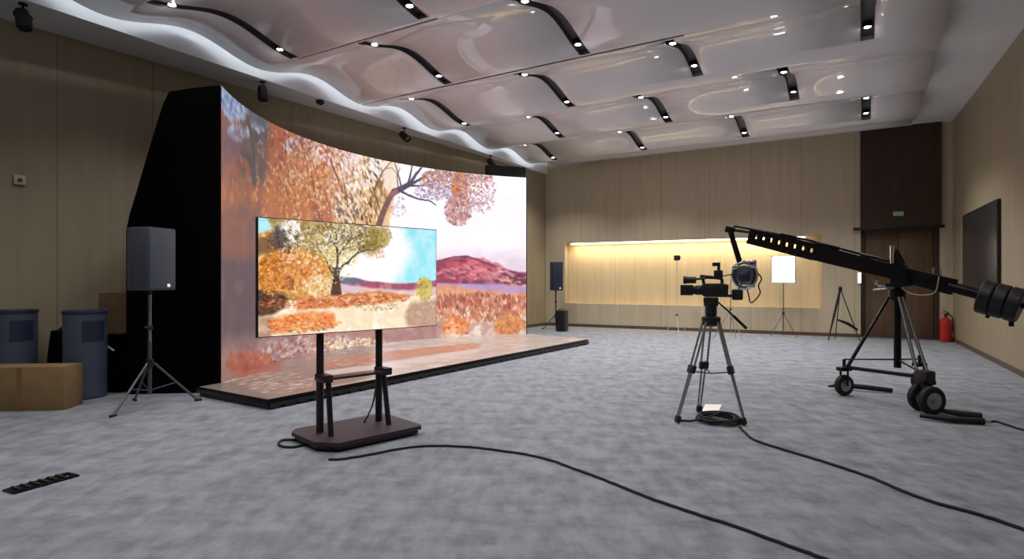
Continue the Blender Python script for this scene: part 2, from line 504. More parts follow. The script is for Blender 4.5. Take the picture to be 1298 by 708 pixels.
SPOT_E = 92.0
WIN_FILL_E = 430.0  # fill from the added back windows
NEAR_FILL_E = 58.0  # fill from the added near downlights
COVE_E = 60.0
for (c, s0, s1, lab) in SLOTS:
    bb = COLS[c]
    root = thing('slot_light', AB((s0 + s1) / 2, bb, cz((s0 + s1) / 2)), lab, 'ceiling light', 'recessed slot lights in the wavy ceiling')
    bm = bmesh.new(); rings = []
    n = 26; e = 0.003
    for i in range(n + 1):
        aa = s0 + (s1 - s0) * i / n; z = cz(aa)
        pr = [(-HWID + e, z), (-HWID + e, z + 0.09), (HWID - e, z + 0.09), (HWID - e, z), (HWID - e - 0.008, z), (HWID - e - 0.008, z + 0.08), (-HWID + e + 0.008, z + 0.08), (-HWID + e + 0.008, z)]
        rings.append([bm.verts.new(AB(aa, bb + db, zz)) for db, zz in pr])
    for A_, B_ in zip(rings, rings[1:]):
        for k in range(8): bm.faces.new((A_[k], A_[(k + 1) % 8], B_[(k + 1) % 8], B_[k]))
    for rr in (rings[0], rings[-1]):
        bm.faces.new((rr[0], rr[1], rr[6], rr[7])); bm.faces.new((rr[1], rr[2], rr[5], rr[6])); bm.faces.new((rr[2], rr[3], rr[4], rr[5]))
        bm.faces.new((rr[7], rr[6], rr[5], rr[4]))
    m_ = MB(); m_.bm.free(); m_.bm = bm
    m_.build('channel', M_SLOT, root)
    for al in (s0 + 0.28, s1 - 0.28):
        z = cz(al)
        lp = MB().lathe([(0.06, 0.075), (0.068, 0.06), (0.068, 0.012), (0.058, 0.006), (0.058, 0.02), (0.02, 0.022)], AB(al, bb, z), seg=18).build('spot_lamp', M_BLACK, root)
        MB().lathe([(0.042, 0.016), (0.044, 0.010), (0.03, 0.003), (0.01, 0.0)], AB(al, bb, z), seg=18).build('lens', M_LAMP, lp)
        add_light('spot_light', 'SPOT', AB(al, bb, z - 0.03), SPOT_E * (2.0 if s1 > 14.5 else 1.0), (1.0, 0.97, 0.95), root, spot_size=math.radians(115), spot_blend=0.7, shadow_soft_size=0.05)

# unseen downlights added above and behind the viewer to brighten the near half
for (a_, b_) in [(1.9, -6.36), (3.6, -6.36), (1.9, -3.7), (3.6, -3.7), (1.9, -1.15), (3.6, -1.15), (5.8, -2.46), (4.2, 0.06), (5.9, 0.06), (-0.6, -7.7), (1.2, -7.7), (-0.6, -5.05), (1.2, -5.05), (-0.6, -2.46), (1.2, -2.46), (-0.6, 0.06), (1.2, 0.06)]:
    z = cz(a_)
    o = struct(MB().lathe([(0.02, -0.004), (0.055, -0.006), (0.07, -0.012), (0.075, 0.0), (0.07, 0.03)], AB(a_, b_, z), seg=18).build('ceiling_downlight', M_LAMP, None, AB(a_, b_, z)))
    add_light('near_spot_light', 'SPOT', AB(a_, b_, z - 0.04), NEAR_FILL_E, (1.0, 0.97, 0.95), None, spot_size=math.radians(120), spot_blend=0.7, shadow_soft_size=0.06)
# cove light above the panels, washing the fascia of the soffit
l = add_light('cove_light', 'AREA', AB(6.0, -8.18, 5.325), COVE_E, (0.86, 0.94, 1.0), None, shape='RECTANGLE', size=21.0, size_y=0.04)
l.rotation_euler = Matrix((AB(1, 0), Vector((0, 0, 1)) * 0.94 + AB(0, -1) * 0.34, AB(0, 1) * 0.94 + Vector((0, 0, 1)) * 0.34)).transposed().to_euler()

# unseen windows added behind the viewer, their daylight brightening the room
for i, (p_, q_) in enumerate(ADDED_WINS):
    c = C_BR + BX * (p_ + q_) / 2 + BY * 0.1 + Vector((0, 0, (WZ0 + WZ1) / 2))
    ww, wh = q_ - p_, WZ1 - WZ0
    o = MB()
    for dx in (-ww / 2 + 0.03, 0, ww / 2 - 0.03): o.box(c + BX * dx, (0.06, 0.08, wh), rot=frame(BX), bev=0.004)
    for dz in (-wh / 2 + 0.03, wh * 0.2, wh / 2 - 0.03): o.box(c + Vector((0, 0, dz)), (ww, 0.08, 0.06), rot=frame(BX), bev=0.004)
    struct(o.build('window_%d' % (i + 1), M_GREYMET, None, c))
    l = add_light('window_daylight', 'AREA', c + BY * 0.2, WIN_FILL_E, (0.86, 0.92, 1.0), shape='RECTANGLE', size=ww, size_y=wh)
    l.rotation_euler = Matrix((BX, Vector((0, 0, 1)), BY)).transposed().to_euler()

# ------------------------------------------------------------------ painting the screens (numpy)
rng = np.random.default_rng(11)
def vnoise(h, w, cell, seed):
    r = np.random.default_rng(seed)
    gh, gw = int(h / cell) + 3, int(w / cell) + 3
    g = r.random((gh, gw))
    y = np.arange(h) / cell; x = np.arange(w) / cell
    y0 = y.astype(int); x0 = x.astype(int)
    fy = (y - y0)[:, None]; fx = (x - x0)[None]
    fy = fy * fy * (3 - 2 * fy); fx = fx * fx * (3 - 2 * fx)
    A = g[y0][:, x0]; B = g[y0][:, x0 + 1]; C = g[y0 + 1][:, x0]; D = g[y0 + 1][:, x0 + 1]
    return (A * (1 - fx) + B * fx) * (1 - fy) + (C * (1 - fx) + D * fx) * fy
def fbm(h, w, cell, seed):
    s = 0; amp = 0; k = 1.0
    for i in range(4):
        s = s + k * vnoise(h, w, max(cell / 2 ** i, 1.5), seed + i); amp += k; k *= 0.55
    return s / amp
class Canvas:
    def __init__(self, w, h, mapper, pxscale):
        self.w, self.h, self.map, self.k = w, h, mapper, pxscale
        self.c = np.ones((h, w, 3)) * 230.0
        self.yy, self.xx = np.mgrid[0:h, 0:w].astype(float)
        self.seed = 100
    def sd(self): self.seed += 17; return self.seed
    def fill(self, pts, cols, soft=3.0, warp=6.0, cell=24, alpha=1.0):
        """polygon in photo pixels, mottled between the colours"""
        q = np.array([self.map(*p) for p in pts])
        nx = (fbm(self.h, self.w, cell, self.sd()) - 0.5) * 2 * warp
        ny = (fbm(self.h, self.w, cell, self.sd()) - 0.5) * 2 * warp
        X = self.xx + nx; Y = self.yy + ny
        ins = np.zeros((self.h, self.w), bool)
        dist = np.full((self.h, self.w), 1e9)
        n = len(q)
        for i in range(n):
            x1, y1 = q[i]; x2, y2 = q[(i + 1) % n]
            cond = (y1 > Y) != (y2 > Y)
            with np.errstate(divide='ignore', invalid='ignore'):
                xi = (x2 - x1) * (Y - y1) / (y2 - y1 if y2 != y1 else 1e-9) + x1
            ins ^= cond & (X < xi)
            dx, dy = x2 - x1, y2 - y1; L2 = dx * dx + dy * dy + 1e-9
            t = np.clip(((X - x1) * dx + (Y - y1) * dy) / L2, 0, 1)
            dist = np.minimum(dist, np.hypot(X - x1 - t * dx, Y - y1 - t * dy))
        m = np.where(ins, 0.5 + dist / (2 * soft), 0.5 - dist / (2 * soft)).clip(0, 1) * alpha
        cols = np.array(cols, float)
        if len(cols) == 1: col = cols[0][None, None]
        else:
            f = fbm(self.h, self.w, cell, self.sd()); f = ((f - 0.3) / 0.4).clip(0, 0.999) * (len(cols) - 1)
            i0 = f.astype(int); t = (f - i0)[..., None]
            col = cols[i0] * (1 - t) + cols[np.minimum(i0 + 1, len(cols) - 1)] * t
        self.c = self.c * (1 - m[..., None]) + col * m[..., None]
    def dab(self, x, y, rx, ry, ang, col, al):
        R_ = int(max(rx, ry) + 2)
        x0, x1 = max(0, int(x) - R_), min(self.w, int(x) + R_ + 1); y0, y1 = max(0, int(y) - R_), min(self.h, int(y) + R_ + 1)
        if x0 >= x1 or y0 >= y1: return
        X = self.xx[y0:y1, x0:x1] - x; Y = self.yy[y0:y1, x0:x1] - y
        ca, sa = math.cos(ang), math.sin(ang)
        d = np.sqrt(((X * ca + Y * sa) / rx) ** 2 + ((-X * sa + Y * ca) / ry) ** 2)
        m = ((1.15 - d) / 0.45).clip(0, 1)[..., None] * al
        self.c[y0:y1, x0:x1] = self.c[y0:y1, x0:x1] * (1 - m) + np.array(col, float) * m
    def dabs(self, cx, cy, rx, ry, n, size, cols, al=0.8, ang=None, asp=1.8, jit=14):
        for _ in range(int(n * 2.3)):
            r = math.sqrt(rng.random()); t = rng.random() * 2 * math.pi
            x, y = self.map(cx + rx * r * math.cos(t), cy + ry * r * math.sin(t))
            s = size * self.k * (0.3 + 0.75 * rng.random())
            c = np.array(cols[rng.integers(len(cols))], float) + rng.normal(0, jit)
            a_ = (rng.random() * math.pi) if ang is None else ang + rng.normal(0, 0.3)
            self.dab(x, y, s * asp, s, a_, c.clip(0, 255), al)
    def stroke(self, pts, w0, w1, col, al=0.95):
        q = [self.map(*p) for p in pts]
        seg = []
        for (x0, y0), (x1, y1) in zip(q, q[1:]):
            n = max(2, int(math.hypot(x1 - x0, y1 - y0) / 1.2))
            seg += [(x0 + (x1 - x0) * i / n, y0 + (y1 - y0) * i / n) for i in range(n)]
        for i, (x, y) in enumerate(seg):
            w = (w0 + (w1 - w0) * i / len(seg)) * self.k
            self.dab(x + rng.normal(0, 0.3), y + rng.normal(0, 0.3), max(w, 0.7), max(w, 0.7), 0, np.array(col, float) + rng.normal(0, 6), al)
    def linear(self):
        c = (self.c / 255.0).clip(0, 1)
        return np.where(c <= 0.04045, c / 12.92, ((c + 0.055) / 1.055) ** 2.4)

def screen_mesh(name, O, U, V, cv, m, parent, fn=None):
    """flat screen: O top-left corner, U across, V down; colours from the canvas"""
    h, w = cv.h, cv.w
    s = (np.arange(w) / (w - 1)); t = (np.arange(h) / (h - 1))
    po = np.array(list(parent['_o']))
    if fn is None:
        O = np.array(O) - po; U = np.array(U); V = np.array(V)
        co = O[None, None] + s[None, :, None] * U[None, None] + t[:, None, None] * V[None, None]
    else:                                            # ruled between the first and the last row
        r0 = np.array([list(fn(x, 0.0)) for x in s]) - po; r1 = np.array([list(fn(x, 1.0)) for x in s]) - po
        co = r0[None] * (1 - t)[:, None, None] + r1[None] * t[:, None, None]
    idx = np.arange(h * w).reshape(h, w)
    q = np.stack([idx[:-1, :-1], idx[1:, :-1], idx[1:, 1:], idx[:-1, 1:]], -1).reshape(-1, 4)
    me = bpy.data.meshes.new(name)
    me.vertices.add(h * w); me.vertices.foreach_set('co', co.reshape(-1).astype(np.float32))
    me.loops.add(q.size); me.loops.foreach_set('vertex_index', q.reshape(-1).astype(np.int32))
    me.polygons.add(len(q)); me.polygons.foreach_set('loop_start', (np.arange(len(q)) * 4).astype(np.int32))
    me.update(calc_edges=True)
    at = me.attributes.new('picture', 'FLOAT_COLOR', 'POINT')
    col = np.ones((h * w, 4), np.float32); col[:, :3] = cv.linear().reshape(-1, 3)
    at.data.foreach_set('color', col.reshape(-1))
    me.materials.append(m)
    o = bpy.data.objects.new(name, me); COL.objects.link(o); o.parent = parent
    return o

# ------------------------------------------------------------------ LED wall (a concave arc)
def circle3(p, q, r):
    ax, ay, bx_, by_, cx_, cy_ = p[0], p[1], q[0], q[1], r[0], r[1]
    d = 2 * (ax * (by_ - cy_) + bx_ * (cy_ - ay) + cx_ * (ay - by_))
    ux = ((ax * ax + ay * ay) * (by_ - cy_) + (bx_ * bx_ + by_ * by_) * (cy_ - ay) + (cx_ * cx_ + cy_ * cy_) * (ay - by_)) / d
    uy = ((ax * ax + ay * ay) * (cx_ - bx_) + (bx_ * bx_ + by_ * by_) * (ax - cx_) + (cx_ * cx_ + cy_ * cy_) * (bx_ - ax)) / d
    return Vector((ux, uy, 0))
LP0 = Vector((-3.88, 7.79, 0)); LP2 = Vector((0.36, 14.85, 0))
LC = circle3(LP0, (-3.56, 11.35), LP2); LR = (LP0 - LC).length
TH0 = math.atan2(LP0.y - LC.y, LP0.x - LC.x) % (2 * math.pi); TH1 = math.atan2(LP2.y - LC.y, LP2.x - LC.x) % (2 * math.pi)
LL = LR * (TH0 - TH1)
LD = (LP2 - LP0).normalized(); LN = Vector((LD.y, -LD.x, 0))   # along the chord, towards the room
LZ0, LZ1 = 0.121, 4.09
def LA(s, d=0.0, z=0.0):
    """point of the curved wall: s metres along it from the near end, d in front of it"""
    t = TH0 - s / LR
    return LC + Vector((math.cos(t), math.sin(t), 0)) * (LR - d) + Vector((0, 0, z))
def led_map(w, h):
    def f(u, v):
        k = (u - CX) / F
        # far intersection of the ray (k*Y, Y) with the circle
        A_ = k * k + 1; B_ = -2 * (k * LC.x + LC.y); C_ = LC.x ** 2 + LC.y ** 2 - LR * LR
        D_ = B_ * B_ - 4 * A_ * C_
        Y = (-B_ + math.sqrt(max(D_, 0))) / (2 * A_)
        th = math.atan2(Y - LC.y, k * Y - LC.x) % (2 * math.pi)
        sx = (TH0 - th) * LR
        if u < 279: sx = (u - 279) * 0.03
        z = H0 + (CY - v) / F * Y
        return sx / LL * w, (LZ1 - z) / (LZ1 - LZ0) * h
    return f
LW_, LH_ = 700, 310
cv = Canvas(LW_, LH_, led_map(LW_, LH_), 1.35)
W_ = (250, 246, 250)
cv.fill([(200, 60), (700, 60), (700, 520), (200, 520)], [W_, (246, 238, 246), (252, 250, 252)], 2, 2, 60)
# pinkish haze low in the sky
cv.fill([(540, 322), (690, 318), (690, 356), (540, 356)], [(240, 222, 232), (226, 206, 222)], 14, 6)
# hills, lake, far bank
cv.fill([(520, 332), (552, 331), (575, 325), (592, 324), (612, 331), (640, 340), (690, 350), (690, 366), (520, 366)], [(150, 66, 92), (190, 96, 110), (172, 82, 104), (120, 66, 92)], 2, 3, 26)
cv.dabs(598, 338, 34, 10, 70, 4, [(200, 100, 112), (186, 84, 98), (150, 70, 96)], 0.6, 0.1, 2.6)
cv.dabs(640, 352, 26, 7, 60, 3.2, [(120, 64, 92), (96, 52, 84), (190, 110, 120), (210, 150, 160)], 0.7, 0.15, 2.6)
cv.stroke([(552, 331), (575, 325), (592, 324), (612, 332), (640, 341), (668, 349)], 1.2, 1.0, (110, 56, 84), 0.6)
cv.fill([(520, 358), (690, 360), (690, 372), (520, 372)], [(178, 160, 206), (190, 150, 188), (160, 146, 200)], 2, 2, 30)
cv.fill([(500, 360), (580, 362), (640, 371), (690, 370), (690, 430), (500, 440)], [(214, 146, 112), (226, 166, 132), (204, 126, 98)], 3, 4, 24)
cv.dabs(600, 345, 50, 8, 60, 2.6, [(214, 130, 136), (196, 96, 106), (226, 160, 164), (120, 62, 88)], 0.6, 0.15, 3)
cv.dabs(655, 357, 22, 5, 30, 2.2, [(226, 170, 150), (110, 60, 84), (210, 140, 130)], 0.7, 0.1, 3)
# grasses and sandy ground
cv.dabs(605, 383, 66, 10, 420, 2.6, [(170, 92, 80), (196, 112, 86), (226, 158, 120), (232, 190, 160), (150, 84, 78)], 0.7, 1.5, 2.4)
cv.fill([(470, 408), (560, 400), (690, 398), (690, 500), (200, 520), (270, 470)], [(222, 194, 178), (208, 172, 156), (196, 150, 138), (232, 212, 198)], 5, 8, 26)
cv.dabs(600, 398, 60, 8, 220, 2.2, [(214, 140, 100), (190, 110, 84), (236, 206, 184), (170, 110, 90)], 0.7, 1.4, 2.2)
cv.dabs(575, 414, 19, 12, 160, 3, [(222, 128, 80), (232, 148, 96), (206, 112, 74), (240, 176, 130)], 0.75)
cv.dabs(645, 411, 20, 11, 140, 2.6, [(214, 122, 76), (226, 142, 92), (180, 110, 80), (196, 160, 90)], 0.75)
cv.dabs(560, 440, 90, 18, 160, 3, [(236, 220, 208), (200, 164, 150), (222, 190, 172)], 0.6, 0.1, 3)
# orange foliage mass at the left
cv.fill([(200, 60), (440, 90), (468, 190), (484, 236), (478, 300), (470, 420), (200, 430)], [(150, 92, 78), (186, 112, 80), (170, 104, 80), (204, 128, 84)], 5, 12, 40)
cv.fill([(440, 150), (500, 168), (500, 240), (490, 300), (470, 360), (420, 300)], [(214, 164, 112), (232, 196, 152), (190, 132, 84)], 6, 12, 20)
cv.fill([(278, 150), (312, 160), (308, 230), (278, 225)], [(132, 100, 112), (120, 92, 110), (150, 108, 108)], 7, 6, 20, 0.85)
cv.fill([(303, 150), (345, 162), (340, 236), (303, 226)], [(84, 80, 84), (104, 92, 90), (120, 98, 92)], 9, 8, 22, 0.9)
cv.dabs(288, 124, 13, 14, 150, 2.2, [(150, 184, 236), (206, 222, 246), (110, 140, 200), (80, 90, 130)], 0.8)
cv.dabs(300, 140, 16, 12, 100, 2.2, [(150, 176, 228), (200, 216, 244), (90, 100, 140)], 0.75)
cv.dabs(329, 152, 11, 14, 90, 2.2, [(214, 220, 242), (170, 180, 214), (110, 112, 134)], 0.75)
cv.dabs(303, 168, 14, 10, 50, 2.2, [(196, 196, 220), (150, 140, 166)], 0.6)
cv.fill([(322, 92), (346, 140), (338, 170), (312, 150)], [(76, 78, 88), (96, 92, 98)], 6, 5, 16, 0.8)
cv.fill([(342, 146), (368, 150), (372, 240), (340, 240)], [(184, 106, 76), (170, 98, 76)], 5, 8, 24, 0.9)
cv.fill([(338, 222), (392, 226), (396, 290), (330, 290)], [(202, 126, 76), (188, 108, 72), (216, 146, 90)], 7, 8, 24, 0.9)
cv.dabs(384, 186, 26, 14, 110, 2.4, [(226, 200, 206), (200, 160, 166), (170, 110, 96), (110, 80, 80)], 0.75)
cv.dabs(405, 178, 15, 9, 60, 2.2, [(240, 224, 232), (196, 168, 190), (120, 90, 100)], 0.8)
cv.dabs(397, 200, 10, 9, 36, 2.6, [(240, 226, 226), (226, 196, 186)], 0.8)
cv.dabs(400, 222, 45, 44, 260, 2.6, [(206, 136, 90), (176, 108, 78), (224, 170, 118), (160, 96, 76)], 0.6)
cv.dabs(440, 226, 28, 44, 260, 2.5, [(200, 132, 92), (186, 128, 110), (226, 180, 134), (150, 104, 84), (220, 190, 184)], 0.7, 1.4, 2.2)
cv.dabs(440, 260, 20, 22, 70, 2.2, [(236, 216, 204), (120, 100, 84), (206, 176, 140)], 0.75, 1.2, 2.4)
cv.dabs(472, 226, 20, 52, 380, 2.2, [(226, 186, 136), (206, 152, 96), (236, 214, 178), (130, 96, 66), (170, 120, 76)], 0.75, 1.4, 2.4)
cv.dabs(478, 210, 12, 16, 60, 2.2, [(244, 232, 232), (96, 72, 60)], 0.8, 0.9, 2.4)
cv.dabs(350, 244, 40, 40, 40, 1.6, [(240, 200, 130), (236, 176, 110)], 0.8)
cv.dabs(300, 235, 20, 40, 60, 4, [(188, 118, 88), (166, 104, 84)], 0.5)
# pale gap between the golden tree and the trunk
cv.fill([(484, 190), (506, 206), (506, 226), (494, 246), (486, 236)], [(246, 226, 212), (240, 214, 196)], 3, 4, 14, 0.9)
# trunk and branches
cv.stroke([(476, 330), (480, 284), (488, 262), (498, 243), (510, 238), (519, 233)], 5.0, 3.2, (116, 84, 78))
cv.stroke([(496, 247), (508, 239)], 3.2, 3.0, (150, 96, 108))
S_ = (74, 70, 90)
cv.stroke([(506, 240), (519, 233)], 3.0, 3.2, S_)
cv.stroke([(517, 233), (521, 216), (522, 207)], 1.7, 1.0, S_)
cv.stroke([(520, 232), (526, 222), (534, 212)], 2.3, 1.4, S_)
cv.stroke([(519, 234), (534, 226), (546, 217)], 2.0, 1.2, S_)
cv.stroke([(521, 235), (538, 235), (555, 232)], 1.4, 0.8, S_)
cv.stroke([(509, 243), (520, 248), (530, 252), (544, 254), (553, 260)], 1.6, 0.9, S_)
cv.stroke([(504, 236), (503, 222), (507, 212)], 1.2, 0.7, (110, 90, 110))
cv.stroke([(504, 222), (496, 212), (488, 214)], 0.8, 0.6, (150, 120, 140))
cv.stroke([(509, 240), (506, 226), (500, 206)], 1.5, 0.8, (96, 78, 84))
for q_ in ([(480, 262), (472, 236), (466, 204)], [(474, 240), (484, 218), (496, 204)], [(466, 226), (456, 206), (450, 196)], [(470, 300), (462, 270), (455, 240)], [(440, 262), (436, 232), (428, 200)], [(430, 230), (420, 206), (408, 182)], [(400, 250), (392, 214), (380, 178)]):
    cv.stroke(q_, 1.3, 0.7, (104, 74, 60), 0.75)
cv.dabs(455, 215, 26, 26, 90, 2.0, [(250, 240, 236), (240, 220, 206)], 0.75, 1.0, 1.8)
cv.dabs(430, 195, 30, 16, 50, 1.8, [(246, 232, 232), (226, 200, 206)], 0.75)
cv.dabs(448, 270, 26, 24, 60, 2.0, [(246, 228, 214), (90, 70, 58), (236, 200, 160)], 0.75, 1.2, 2.0)
cv.dabs(360, 200, 40, 40, 130, 1.6, [(150, 84, 62), (120, 76, 66), (214, 140, 90), (230, 190, 180)], 0.6)
cv.dabs(395, 245, 50, 40, 220, 1.5, [(150, 88, 62), (226, 170, 110), (190, 110, 66), (244, 214, 180)], 0.6)
cv.stroke([(322, 232), (322, 196), (318, 168), (312, 146)], 3.4, 2.0, (92, 84, 86), 0.7)
# hanging twigs and leaves at the right
cv.dabs(560, 226, 26, 15, 130, 1.5, [(110, 84, 100), (150, 116, 126), (206, 180, 186), (96, 76, 92)], 0.75)
cv.dabs(575, 230, 44, 20, 150, 1.6, [(190, 130, 104), (166, 110, 96), (214, 160, 130)], 0.7)
cv.dabs(552, 243, 28, 10, 110, 1.6, [(170, 150, 190), (140, 120, 160), (210, 196, 216)], 0.65)
cv.dabs(583, 238, 10, 22, 150, 2.4, [(196, 126, 82), (210, 146, 100), (176, 106, 76)], 0.75)
cv.dabs(580, 266, 17, 20, 240, 1.6, [(176, 120, 120), (200, 146, 140), (140, 96, 110), (216, 176, 170)], 0.75)
cv.dabs(604, 240, 24, 22, 150, 1.4, [(206, 160, 160), (176, 124, 130), (226, 196, 196), (150, 104, 110)], 0.75)
cv.dabs(585, 224, 40, 9, 90, 1.5, [(176, 126, 120), (206, 166, 160), (140, 96, 96)], 0.7)
cv.dabs(610, 256, 16, 14, 36, 1.2, [(176, 136, 150)], 0.7)
cv.dabs(505, 262, 10, 14, 26, 1.3, [(170, 150, 170), (200, 180, 196)], 0.6)
# the purple-grey lower left and the mauve band below the display
cv.fill([(270, 318), (332, 324), (340, 446), (270, 446)], [(104, 92, 102), (92, 86, 98), (124, 100, 104)], 8, 8, 30, 0.95)
cv.fill([(270, 258), (330, 262), (330, 326), (270, 322)], [(148, 96, 88), (160, 106, 92), (126, 96, 98)], 8, 8, 30, 0.9)
cv.fill([(260, 440), (480, 408), (560, 405), (560, 470), (260, 520)], [(172, 128, 122), (156, 116, 116), (190, 146, 136)], 8, 8, 26, 0.9)
cv.dabs(318, 460, 30, 14, 160, 4, [(196, 108, 86), (182, 98, 84), (206, 126, 98)], 0.55, 0.0, 2)
cv.dabs(400, 440, 70, 16, 200, 2.6, [(200, 160, 150), (150, 120, 124), (226, 196, 186), (176, 112, 104)], 0.6, 0.1, 2.4)
cv.dabs(430, 446, 110, 16, 120, 1.3, [(244, 228, 218), (120, 92, 92), (214, 150, 126)], 0.7, 0.1, 2.2)
cv.dabs(450, 436, 40, 9, 80, 2.0, [(244, 232, 214), (150, 130, 120), (236, 196, 140)], 0.7)
cv.fill([(415, 452), (470, 447), (560, 440), (560, 452), (470, 459), (415, 463)], [(206, 112, 82), (220, 132, 96)], 3, 3, 18, 0.9)
def blur(c, r):
    for _ in range(2):
        for ax in (0, 1):
            p = np.pad(c, [(r, r) if i == ax else (0, 0) for i in range(3)], 'edge')
            cs = np.cumsum(np.insert(p, 0, 0, axis=ax), axis=ax); n = 2 * r + 1
            c = (np.take(cs, range(n, cs.shape[ax]), ax) - np.take(cs, range(0, cs.shape[ax] - n), ax)) / n
    return c
cv.c = cv.c.clip(0, 255)
m_ = (1 - (cv.xx / cv.w - 0.08) / 0.25).clip(0, 1)[..., None]
cv.c = cv.c * (1 - m_) + blur(cv.c, 1) * m_
m2 = (1 - (cv.xx / cv.w - 0.12) / 0.3).clip(0, 1)[..., None] * 0.20  # off-axis dimming of the screen's left end put into the picture colours
cv.c = cv.c * (1 - m2)

lw = thing('led_wall', LA(LL / 2), 'large curved LED wall showing an autumn landscape, black cloth over its left side', 'LED wall')
screen_mesh('screen', None, None, None, cv, screen_mat('led_wall_picture', 1.1, 0.5), lw, fn=lambda a_, b_: LA(a_ * LL, 0.0, LZ1 + (LZ0 - LZ1) * b_))
def arc_prism(s0, s1, d0, d1, z0, z1, n=48):
    f = [LA(s0 + (s1 - s0) * i / n, d0, z0) for i in range(n + 1)]; b = [LA(s0 + (s1 - s0) * i / n, d1, z0) for i in range(n + 1)]
    m = MB(); bm = m.bm; up = Vector((0, 0, z1 - z0))
    rg = [[bm.verts.new(p) for p in (f[i], b[i], b[i] + up, f[i] + up)] for i in range(n + 1)]
    for A_, B_ in zip(rg, rg[1:]):
        for k in range(4): bm.faces.new((A_[k], A_[(k + 1) % 4], B_[(k + 1) % 4], B_[k]))
    bm.faces.new(rg[0]); bm.faces.new(rg[-1][::-1])
    return m
arc_prism(0.0, LL + 0.03, -0.02, -0.24, 0.01, LZ1 + 0.01).build('cabinet', M_BLACK, lw)
arc_prism(LL - 1.0, LL, -0.05, -0.25, LZ1 + 0.015, LZ1 + 0.27, 8).build('top_cover', M_BLACK, lw)  # dark box above the far end of the screen
# black cloth wing over the bracing at the near end
wl = LA(0.0, -0.03) + (LA(0, 0) - LA(0.02, 0)); wdir = (Vector((-5.02, 7.62, 0)) - wl).normalized()
def wing(u, v):
    k = (u - CX) / F
    # (k*Y, Y) on wl + t*wdir
    t = (k * wl.y - wl.x) / (wdir.x - k * wdir.y)
    p = wl + wdir * t
    return Vector((p.x, p.y, H0 + (CY - v) / F * p.y))
wp = [wing(u, v) for u, v in [(279.5, 497), (279, 300), (278.5, 108), (262, 109.5), (246, 111), (230, 113.5), (214, 116), (206, 133), (196, 165), (184, 205), (172, 246), (164, 272), (160, 292), (160, 400), (160, 497)]]
for p in wp:
    if p.z < 0.1: p.z = 0.0
mb = MB(); mb.prism(wp, LA(0.8, -0.12) - LA(0.0, -0.03))
mb.build('side_drape', M_CLOTH, lw)
# ------------------------------------------------------------------ LED floor stage
SZ = 0.12
F0 = Vector((-2.81, 6.73, 0)); F1 = Vector((1.76, 13.54, 0)); FL_ = Vector((-4.03, 7.52, 0)); FR_ = LA(LL - 0.02, 0.02)
SD = (F1 - F0).normalized(); SN = Vector((SD.y, -SD.x, 0)); SL_ = (F1 - F0).length
st = thing('stage_platform', (F0 + F1) / 2, 'low black-edged stage with lit picture floor in front of the LED wall', 'stage')
def z_at(p, z): return Vector((p.x, p.y, z))
dk = [F0 - SN * 0.005, F1 - SN * 0.005, FR_] + [LA(LL - 0.02 - (LL - 0.04) * i / 40, 0.02) for i in range(1, 41)] + [FL_ + (F0 - FL_) * 0.01]
MB().prism([z_at(p, 0.012) for p in dk], (0, 0, SZ - 0.015)).build('deck', M_BLACK, st, smooth=False)
ed = MB()
for A_, B_ in ((F0, F1), (F0, FL_), (F1, FR_)):
    L_ = (B_ - A_).length; dv = (B_ - A_).normalized()
    nn = Vector((dv.y, -dv.x, 0))
    if nn.dot((A_ + B_) / 2 - LC * 0.3 - (F0 + FR_) * 0.35) < 0: nn = -nn
    ed.box((A_ + B_) / 2 + nn * 0.013 + Vector((0, 0, SZ - 0.034)), (L_ + (0.03 if A_ is F0 else -0.04), 0.026, 0.064), rot=frame(dv), bev=0.005)
ed.build('edge_trim', M_BLACKM, st)
prf = [(0.0, 0.068)]
nf = 42; stp = (SL_ - 0.02) / nf
for i in range(nf):
    x = i * stp
    prf += [(x, 0.012), (x + stp * 0.62, 0.012), (x + stp * 0.66, 0.034), (x + stp * 0.96, 0.034)]
prf += [(nf * stp, 0.012), (nf * stp, 0.068)]
MB().prism([F0 + SD * (0.01 + x) + SN * 0.004 + Vector((0, 0, z)) for x, z in prf], SN * 0.03).build('lower_rail', M_BLACK, st, smooth=False)
FDEP = 4.2                                             # picture canvas: along the front edge, back from it
def flo_map(w, h):
    def f(u, v):
        p = P(u, max(v, CY + 20), SZ) - F0
        return (p.dot(SD) + 1.0) / (SL_ + 2.0) * w, (1 + p.dot(SN) / FDEP) * h
    return f
fw_, fh_ = 560, 230
fc = Canvas(fw_, fh_, flo_map(fw_, fh_), 1.0)
fc.fill([(150, 380), (900, 380), (900, 640), (150, 640)], [(224, 206, 196), (206, 184, 174), (236, 222, 212)], 2, 2, 20)
fc.fill([(230, 440), (360, 452), (440, 436), (470, 440), (470, 478), (345, 512), (230, 500)], [(150, 128, 122), (164, 136, 130), (140, 124, 118)], 6, 6, 18)
fc.fill([(230, 478), (290, 484), (338, 500), (345, 522), (230, 498)], [(126, 116, 112), (140, 126, 118)], 4, 3, 18)
fc.fill([(290, 462), (330, 452), (360, 458), (350, 472), (300, 480)], [(178, 96, 80), (166, 92, 80)], 4, 4, 18, 0.8)
fc.fill([(408, 456), (470, 448), (560, 438), (610, 434), (606, 441), (560, 447), (480, 459), (410, 466)], [(204, 116, 90), (214, 136, 106)], 2, 3, 20, 0.75)
fc.fill([(412, 469), (480, 461), (600, 442), (606, 446), (480, 467), (412, 476)], [(240, 226, 218)], 2, 3, 20, 0.8)
fc.dabs(350, 484, 46, 14, 200, 2.0, [(196, 168, 156), (134, 116, 110), (226, 206, 196), (170, 120, 106)], 0.6, 0.0, 2)
fc.dabs(440, 452, 60, 12, 140, 1.8, [(206, 176, 164), (150, 120, 118), (236, 216, 206)], 0.6, 0.0, 2)
